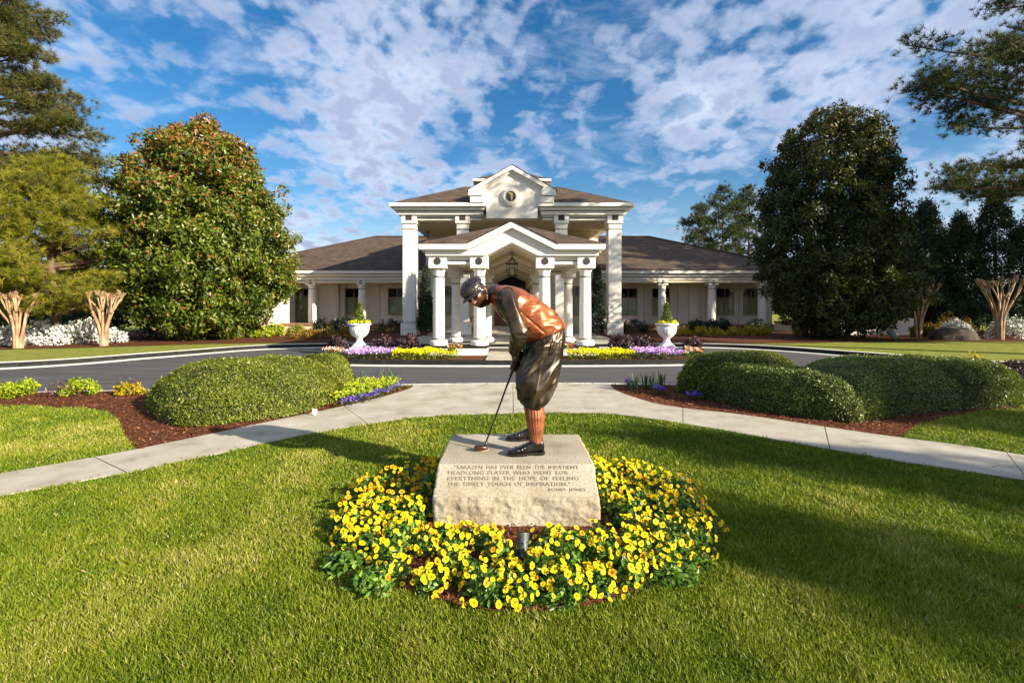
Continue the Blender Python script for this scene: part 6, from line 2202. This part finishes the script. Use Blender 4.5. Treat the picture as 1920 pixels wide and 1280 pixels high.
def shoe(hx, hy, ang):
    """hx,hy heel; ang direction the toe points"""
    d = Vector((math.cos(ang), math.sin(ang), 0))
    s_ = Vector((-d.y, d.x, 0))
    at = lambda l, w_, z: Vector((hx, hy, ST)) + d * l + s_ * w_ + Vector((0, 0, z))
    root = None
    keys = []
    for l, w_, top, bot in ((0.004, 0.030, 0.085, 0.03), (0.02, 0.038, 0.125, 0.026), (0.06, 0.042, 0.130, 0.026), (0.10, 0.042, 0.118, 0.022), (0.15, 0.045, 0.098, 0.018), (0.20, 0.050, 0.075, 0.018), (0.25, 0.049, 0.062, 0.018), (0.29, 0.038, 0.052, 0.02), (0.308, 0.018, 0.040, 0.022)):
        keys.append((at(l, 0, (top + bot) / 2), tuple(s_), (0, 0, 1), w_, (top - bot) / 2))
    m_ = remeshed([loft(keys, 28, 5, 2.5)], 0.0055, 2)

    def f(c, nrm):
        l = (c - Vector((hx, hy, ST))).dot(d)
        a = 0.0
        if abs(l - 0.235) < 0.006 and nrm.z > 0:
            a += 0.0035
        if 0.17 < l < 0.22 and nrm.z > 0.2:
            a += 0.003 * math.sin(l * 260)
        return a
    displace(m_, f)
    up = gpart(m_, 'shoe', BR_BLACK)
    so = MB()
    outl = [(-0.004, 0.0), (0.0, 0.030), (0.03, 0.044), (0.09, 0.042), (0.14, 0.042), (0.20, 0.055), (0.25, 0.055), (0.29, 0.043), (0.314, 0.018), (0.318, 0), (0.314, -0.018), (0.29, -0.043), (0.25, -0.055), (0.20, -0.055), (0.14, -0.042), (0.09, -0.042), (0.03, -0.044), (0.0, -0.030)]
    pp = [at(l, w_, 0) for l, w_ in outl]
    so.prism_z([(p.x, p.y) for p in reversed(pp)], ST + 0.009, ST + 0.026)
    gpart(so.mesh('sole'), 'sole', BR_BLACK, up, smooth=False)
    he = MB()
    hl = [(0.0, 0.0), (0.004, 0.030), (0.03, 0.042), (0.085, 0.041), (0.085, -0.041), (0.03, -0.042), (0.004, -0.030)]
    hp = [at(l, w_, 0) for l, w_ in hl]
    he.prism_z([(p.x, p.y) for p in reversed(hp)], ST - 0.004, ST + 0.0092)
    he.prism_z([(p.x, p.y) for p in reversed([at(l, w_, 0) for l, w_ in ((0.15, 0.04), (0.2, 0.05), (0.28, 0.045), (0.30, 0.03), (0.30, -0.03), (0.28, -0.045), (0.2, -0.05), (0.15, -0.04))])], ST - 0.004, ST + 0.0092)
    gpart(he.mesh('heel'), 'heel', BR_BLACK, up, smooth=False)
    la = MB()
    for i, l in enumerate((0.105, 0.130, 0.155)):
        zt_ = 0.120 - 0.9 * (l - 0.105)
        la.tube([at(l, -0.024, zt_ - 0.012), at(l + 0.004, 0, zt_ + 0.003), at(l, 0.024, zt_ - 0.012)], 0.0038, 6)
    la.tube([at(0.108, 0.0, 0.124), at(0.10, 0.022, 0.130), at(0.085, 0.030, 0.124), at(0.100, 0.012, 0.122)], 0.0034, 6)
    la.tube([at(0.108, 0.0, 0.124), at(0.10, -0.022, 0.130), at(0.085, -0.030, 0.124), at(0.100, -0.012, 0.122)], 0.0034, 6)
    gpart(la.mesh('lace'), 'lace', BR_CLOTH, up)


gpart(sock(0.187, 4.045, 0.205, 4.005), 'sock', BR_SOCK)
gpart(sock(0.187, 4.355, 0.195, 4.43), 'sock', BR_SOCK)
shoe(0.268, 4.015, R(180 + 9))
shoe(0.258, 4.44, R(180 + 4))

# --- head
HC = Vector((-0.303, 4.125, 1.728))
hup = Vector((-0.60, -0.26, 0.75)).normalized()
hf = Vector((-0.38, -0.84, -0.40))
hf = (hf - hup * hf.dot(hup)).normalized()
hr = hf.cross(hup).normalized()
HM = Matrix((hr, hf, hup)).transposed()
HS = 1.06


def toW(x, y, z):
    return tuple(HC + (HM @ Vector((x, y, z))) * HS)


def gs(v_, c, s):
    return math.exp(-((v_ - c) / s) ** 2)


mb = MB()
nu, nv = 112, 84
vs, fs = [], []
for i in range(nv + 1):
    ph = math.pi * i / nv
    for k in range(nu):
        th = 2 * math.pi * k / nu
        x, y, z = math.sin(ph) * math.sin(th), math.sin(ph) * math.cos(th), math.cos(ph)
        X, Y, Z = x * 0.078, y * 0.098, z * 0.122
        low = max(0, -z)
        X *= 1 - 0.30 * low ** 1.6
        if y > 0:
            Y *= 1 - 0.10 * low
        else:
            Y *= 1 - 0.28 * low
        Y += 0.012 * low
        fr = max(0, y) ** 0.7
        ax_ = abs(X)
        d_ = 0.0
        d_ += 0.010 * gs(Z, 0.034, 0.012) * gs(ax_, 0.026, 0.026)                 # brow
        d_ -= 0.015 * gs(Z, 0.012, 0.013) * gs(ax_, 0.031, 0.015)                # sockets
        d_ += 0.008 * gs(Z, 0.011, 0.0075) * gs(ax_, 0.031, 0.009)               # eyes and lids
        nb = max(0, min(1, (0.022 - Z) / 0.05)) if Z > -0.034 else max(0, 1 - (-0.034 - Z) / 0.008)
        d_ += (0.006 + 0.028 * nb) * gs(ax_, 0.0, 0.0095 + 0.006 * nb) * (1 if Z < 0.03 else gs(Z, 0.03, 0.01))   # nose
        d_ += 0.008 * gs(Z, -0.028, 0.008) * gs(ax_, 0.015, 0.007)               # nostril wings
        d_ += 0.009 * gs(Z, -0.012, 0.022) * gs(ax_, 0.048, 0.018)               # cheeks
        d_ -= 0.004 * gs(Z, -0.040, 0.02) * gs(ax_, 0.036, 0.006)                # fold beside the mouth
        d_ += 0.008 * gs(Z, -0.055, 0.006) * gs(ax_, 0, 0.020)                   # upper lip
        d_ += 0.009 * gs(Z, -0.069, 0.006) * gs(ax_, 0, 0.017)                   # lower lip
        d_ -= 0.005 * gs(Z, -0.062, 0.0026) * gs(ax_, 0, 0.024)                  # mouth line
        d_ += 0.012 * gs(Z, -0.098, 0.014) * gs(ax_, 0, 0.022)                   # chin
        Y += d_ * fr
        vs.append(toW(X, Y, Z))
for i in range(nv):
    for k in range(nu):
        k2 = (k + 1) % nu
        fs.append((i * nu + k, (i + 1) * nu + k, (i + 1) * nu + k2, i * nu + k2))
mb.add(vs, fs)
head = gpart(mb.mesh('head'), 'head', BR_SKIN)
for s in (-1, 1):
    er = MB()
    c_ = []
    for t in np.linspace(-2.2, 2.4, 14):
        c_.append(toW(s * (0.077 + 0.006 * math.cos(t * 0.6)), -0.012 - 0.015 * math.cos(t), 0.0 + 0.029 * math.sin(t)))
    er.tube(c_, 0.0065, 8)
    er.tube([toW(s * 0.074, -0.012, 0.018), toW(s * 0.079, -0.018, 0.0), toW(s * 0.075, -0.006, -0.024)], [0.010, 0.012, 0.008], 8)
    gpart(er.mesh('ear'), 'ear', BR_SKIN, head)
nk = remeshed([limb([toW(0, -0.015, -0.055), toW(0, -0.035, -0.085), tuple(np.array((-0.20, YC, 1.745))), (-0.14, YC, 1.72)], [0.058, 0.060, 0.064, 0.07], 24, 5)], 0.007, 3)
gpart(nk, 'neck', BR_SKIN, head)
hb = MB()
vs, fs = [], []
nu, nv = 60, 14
for i in range(nv + 1):
    z = 0.055 - 0.105 * i / nv
    for k in range(nu):
        th = R(62) + (2 * math.pi - 2 * R(62)) * k / (nu - 1)
        x, y = math.sin(th), math.cos(th)
        wv = 0.004 * math.sin(k * 1.35 + i * 0.9) + 0.003 * math.sin(k * 0.6 - i * 1.7)
        cut = max(0, -0.01 - z) if (th < R(105) or th > R(255)) else 0
        sc_ = math.sqrt(max(0.02, 1 - (z / 0.125) ** 2))
        X, Y = x * (0.081 * sc_ + 0.004 + wv - cut * 0.5), y * (0.101 * sc_ + 0.004 + wv - cut * 0.5)
        if z < 0 and y < 0:
            Y *= 1 - 0.2 * (-z / 0.1)
        vs.append(toW(X, Y, z))
for i in range(nv):
    for k in range(nu - 1):
        fs.append((i * nu + k, (i + 1) * nu + k, (i + 1) * nu + k + 1, i * nu + k + 1))
hb.add(vs, fs)
gpart(hb.mesh('hair'), 'hair', BR_CAP, head)
# flat cap: eight puffed panels, band, brim, button
cp = MB()
vs, fs = [], []
nu, nv = 96, 26
for i in range(nv + 1):
    ph = (math.pi * 0.60) * i / nv
    for k in range(nu):
        th = 2 * math.pi * k / nu
        pan = 1 - 0.030 * (1 - abs(math.sin(4 * th + math.pi / 2 * 0))) ** 5 * min(1, i / 5)
        fwd = 0.5 + 0.5 * math.cos(th)
        rx, ry = 0.101 * pan, (0.106 + 0.022 * fwd) * pan
        z = 0.072 + 0.062 * math.cos(ph) - 0.018 * fwd * math.sin(ph)
        kx = math.sin(ph) ** 0.8
        wr = 0.003 * noise.noise(Vector((math.sin(th) * 4, math.cos(th) * 4, ph * 5)))
        if ph > math.pi * 0.5:
            kx *= 1 - 0.55 * ((ph - math.pi * 0.5) / (math.pi * 0.10)) ** 1.5 * 0.45
        vs.append(toW((rx * kx + wr) * math.sin(th), (ry * kx + wr) * math.cos(th) - 0.004, z))
for i in range(nv):
    for k in range(nu):
        k2 = (k + 1) % nu
        fs.append((i * nu + k, (i + 1) * nu + k, (i + 1) * nu + k2, i * nu + k2))
fs.append(tuple(range((nv) * nu + nu - 1, nv * nu - 1, -1)))
cp.add(vs, fs)
cap_o = gpart(cp.mesh('cap'), 'cap', BR_CAP)
bl_ = MB()
top, bot = [], []
nb_, nr_ = 28, 6
for j in range(nr_ + 1):
    r_ = j / nr_
    for k in range(nb_ + 1):
        a = R(-66 + 132 * k / nb_)
        ext = 0.088 + (0.042 * math.cos(a * 0.95) ** 0.8) * r_ + 0.006
        x = math.sin(a) * ext * 0.98
        y = math.cos(a) * ext + 0.012
        z = 0.052 - 0.016 * r_ - 0.20 * x * x / 0.09
        top.append(toW(x, y, z))
        bot.append(toW(x, y, z - 0.009))
w1 = nb_ + 1
fs = []
nt_ = len(top)
for j in range(nr_):
    for k in range(nb_):
        a = j * w1 + k
        fs.append((a, a + 1, a + w1 + 1, a + w1))
        fs.append((nt_ + a, nt_ + a + w1, nt_ + a + w1 + 1, nt_ + a + 1))
for k in range(nb_):
    a = nr_ * w1 + k
    fs.append((a, a + 1, nt_ + a + 1, nt_ + a))
bl_.add(top + bot, fs)
gpart(bl_.mesh('brim'), 'brim', BR_CAP, cap_o)
for k in range(8):
    th = math.pi / 4 * k
    pp = []
    for i in range(1, 20):
        ph = math.pi * 0.5 * i / 19
        fwd = 0.5 + 0.5 * math.cos(th)
        kx = math.sin(ph) ** 0.8
        pp.append(toW(0.1005 * kx * math.sin(th), (0.1055 + 0.022 * fwd) * kx * math.cos(th) - 0.004, 0.0725 + 0.062 * math.cos(ph) - 0.018 * fwd * math.sin(ph)))
    gpart(MB().tube(pp, 0.0024, 5).mesh('panel_seam'), 'panel_seam', BR_SKIN, cap_o)
gpart(MB().tube([toW(0, -0.004, 0.130), toW(0, -0.004, 0.139)], [0.012, 0.009], 12).mesh('button'), 'button', BR_CAP, cap_o)
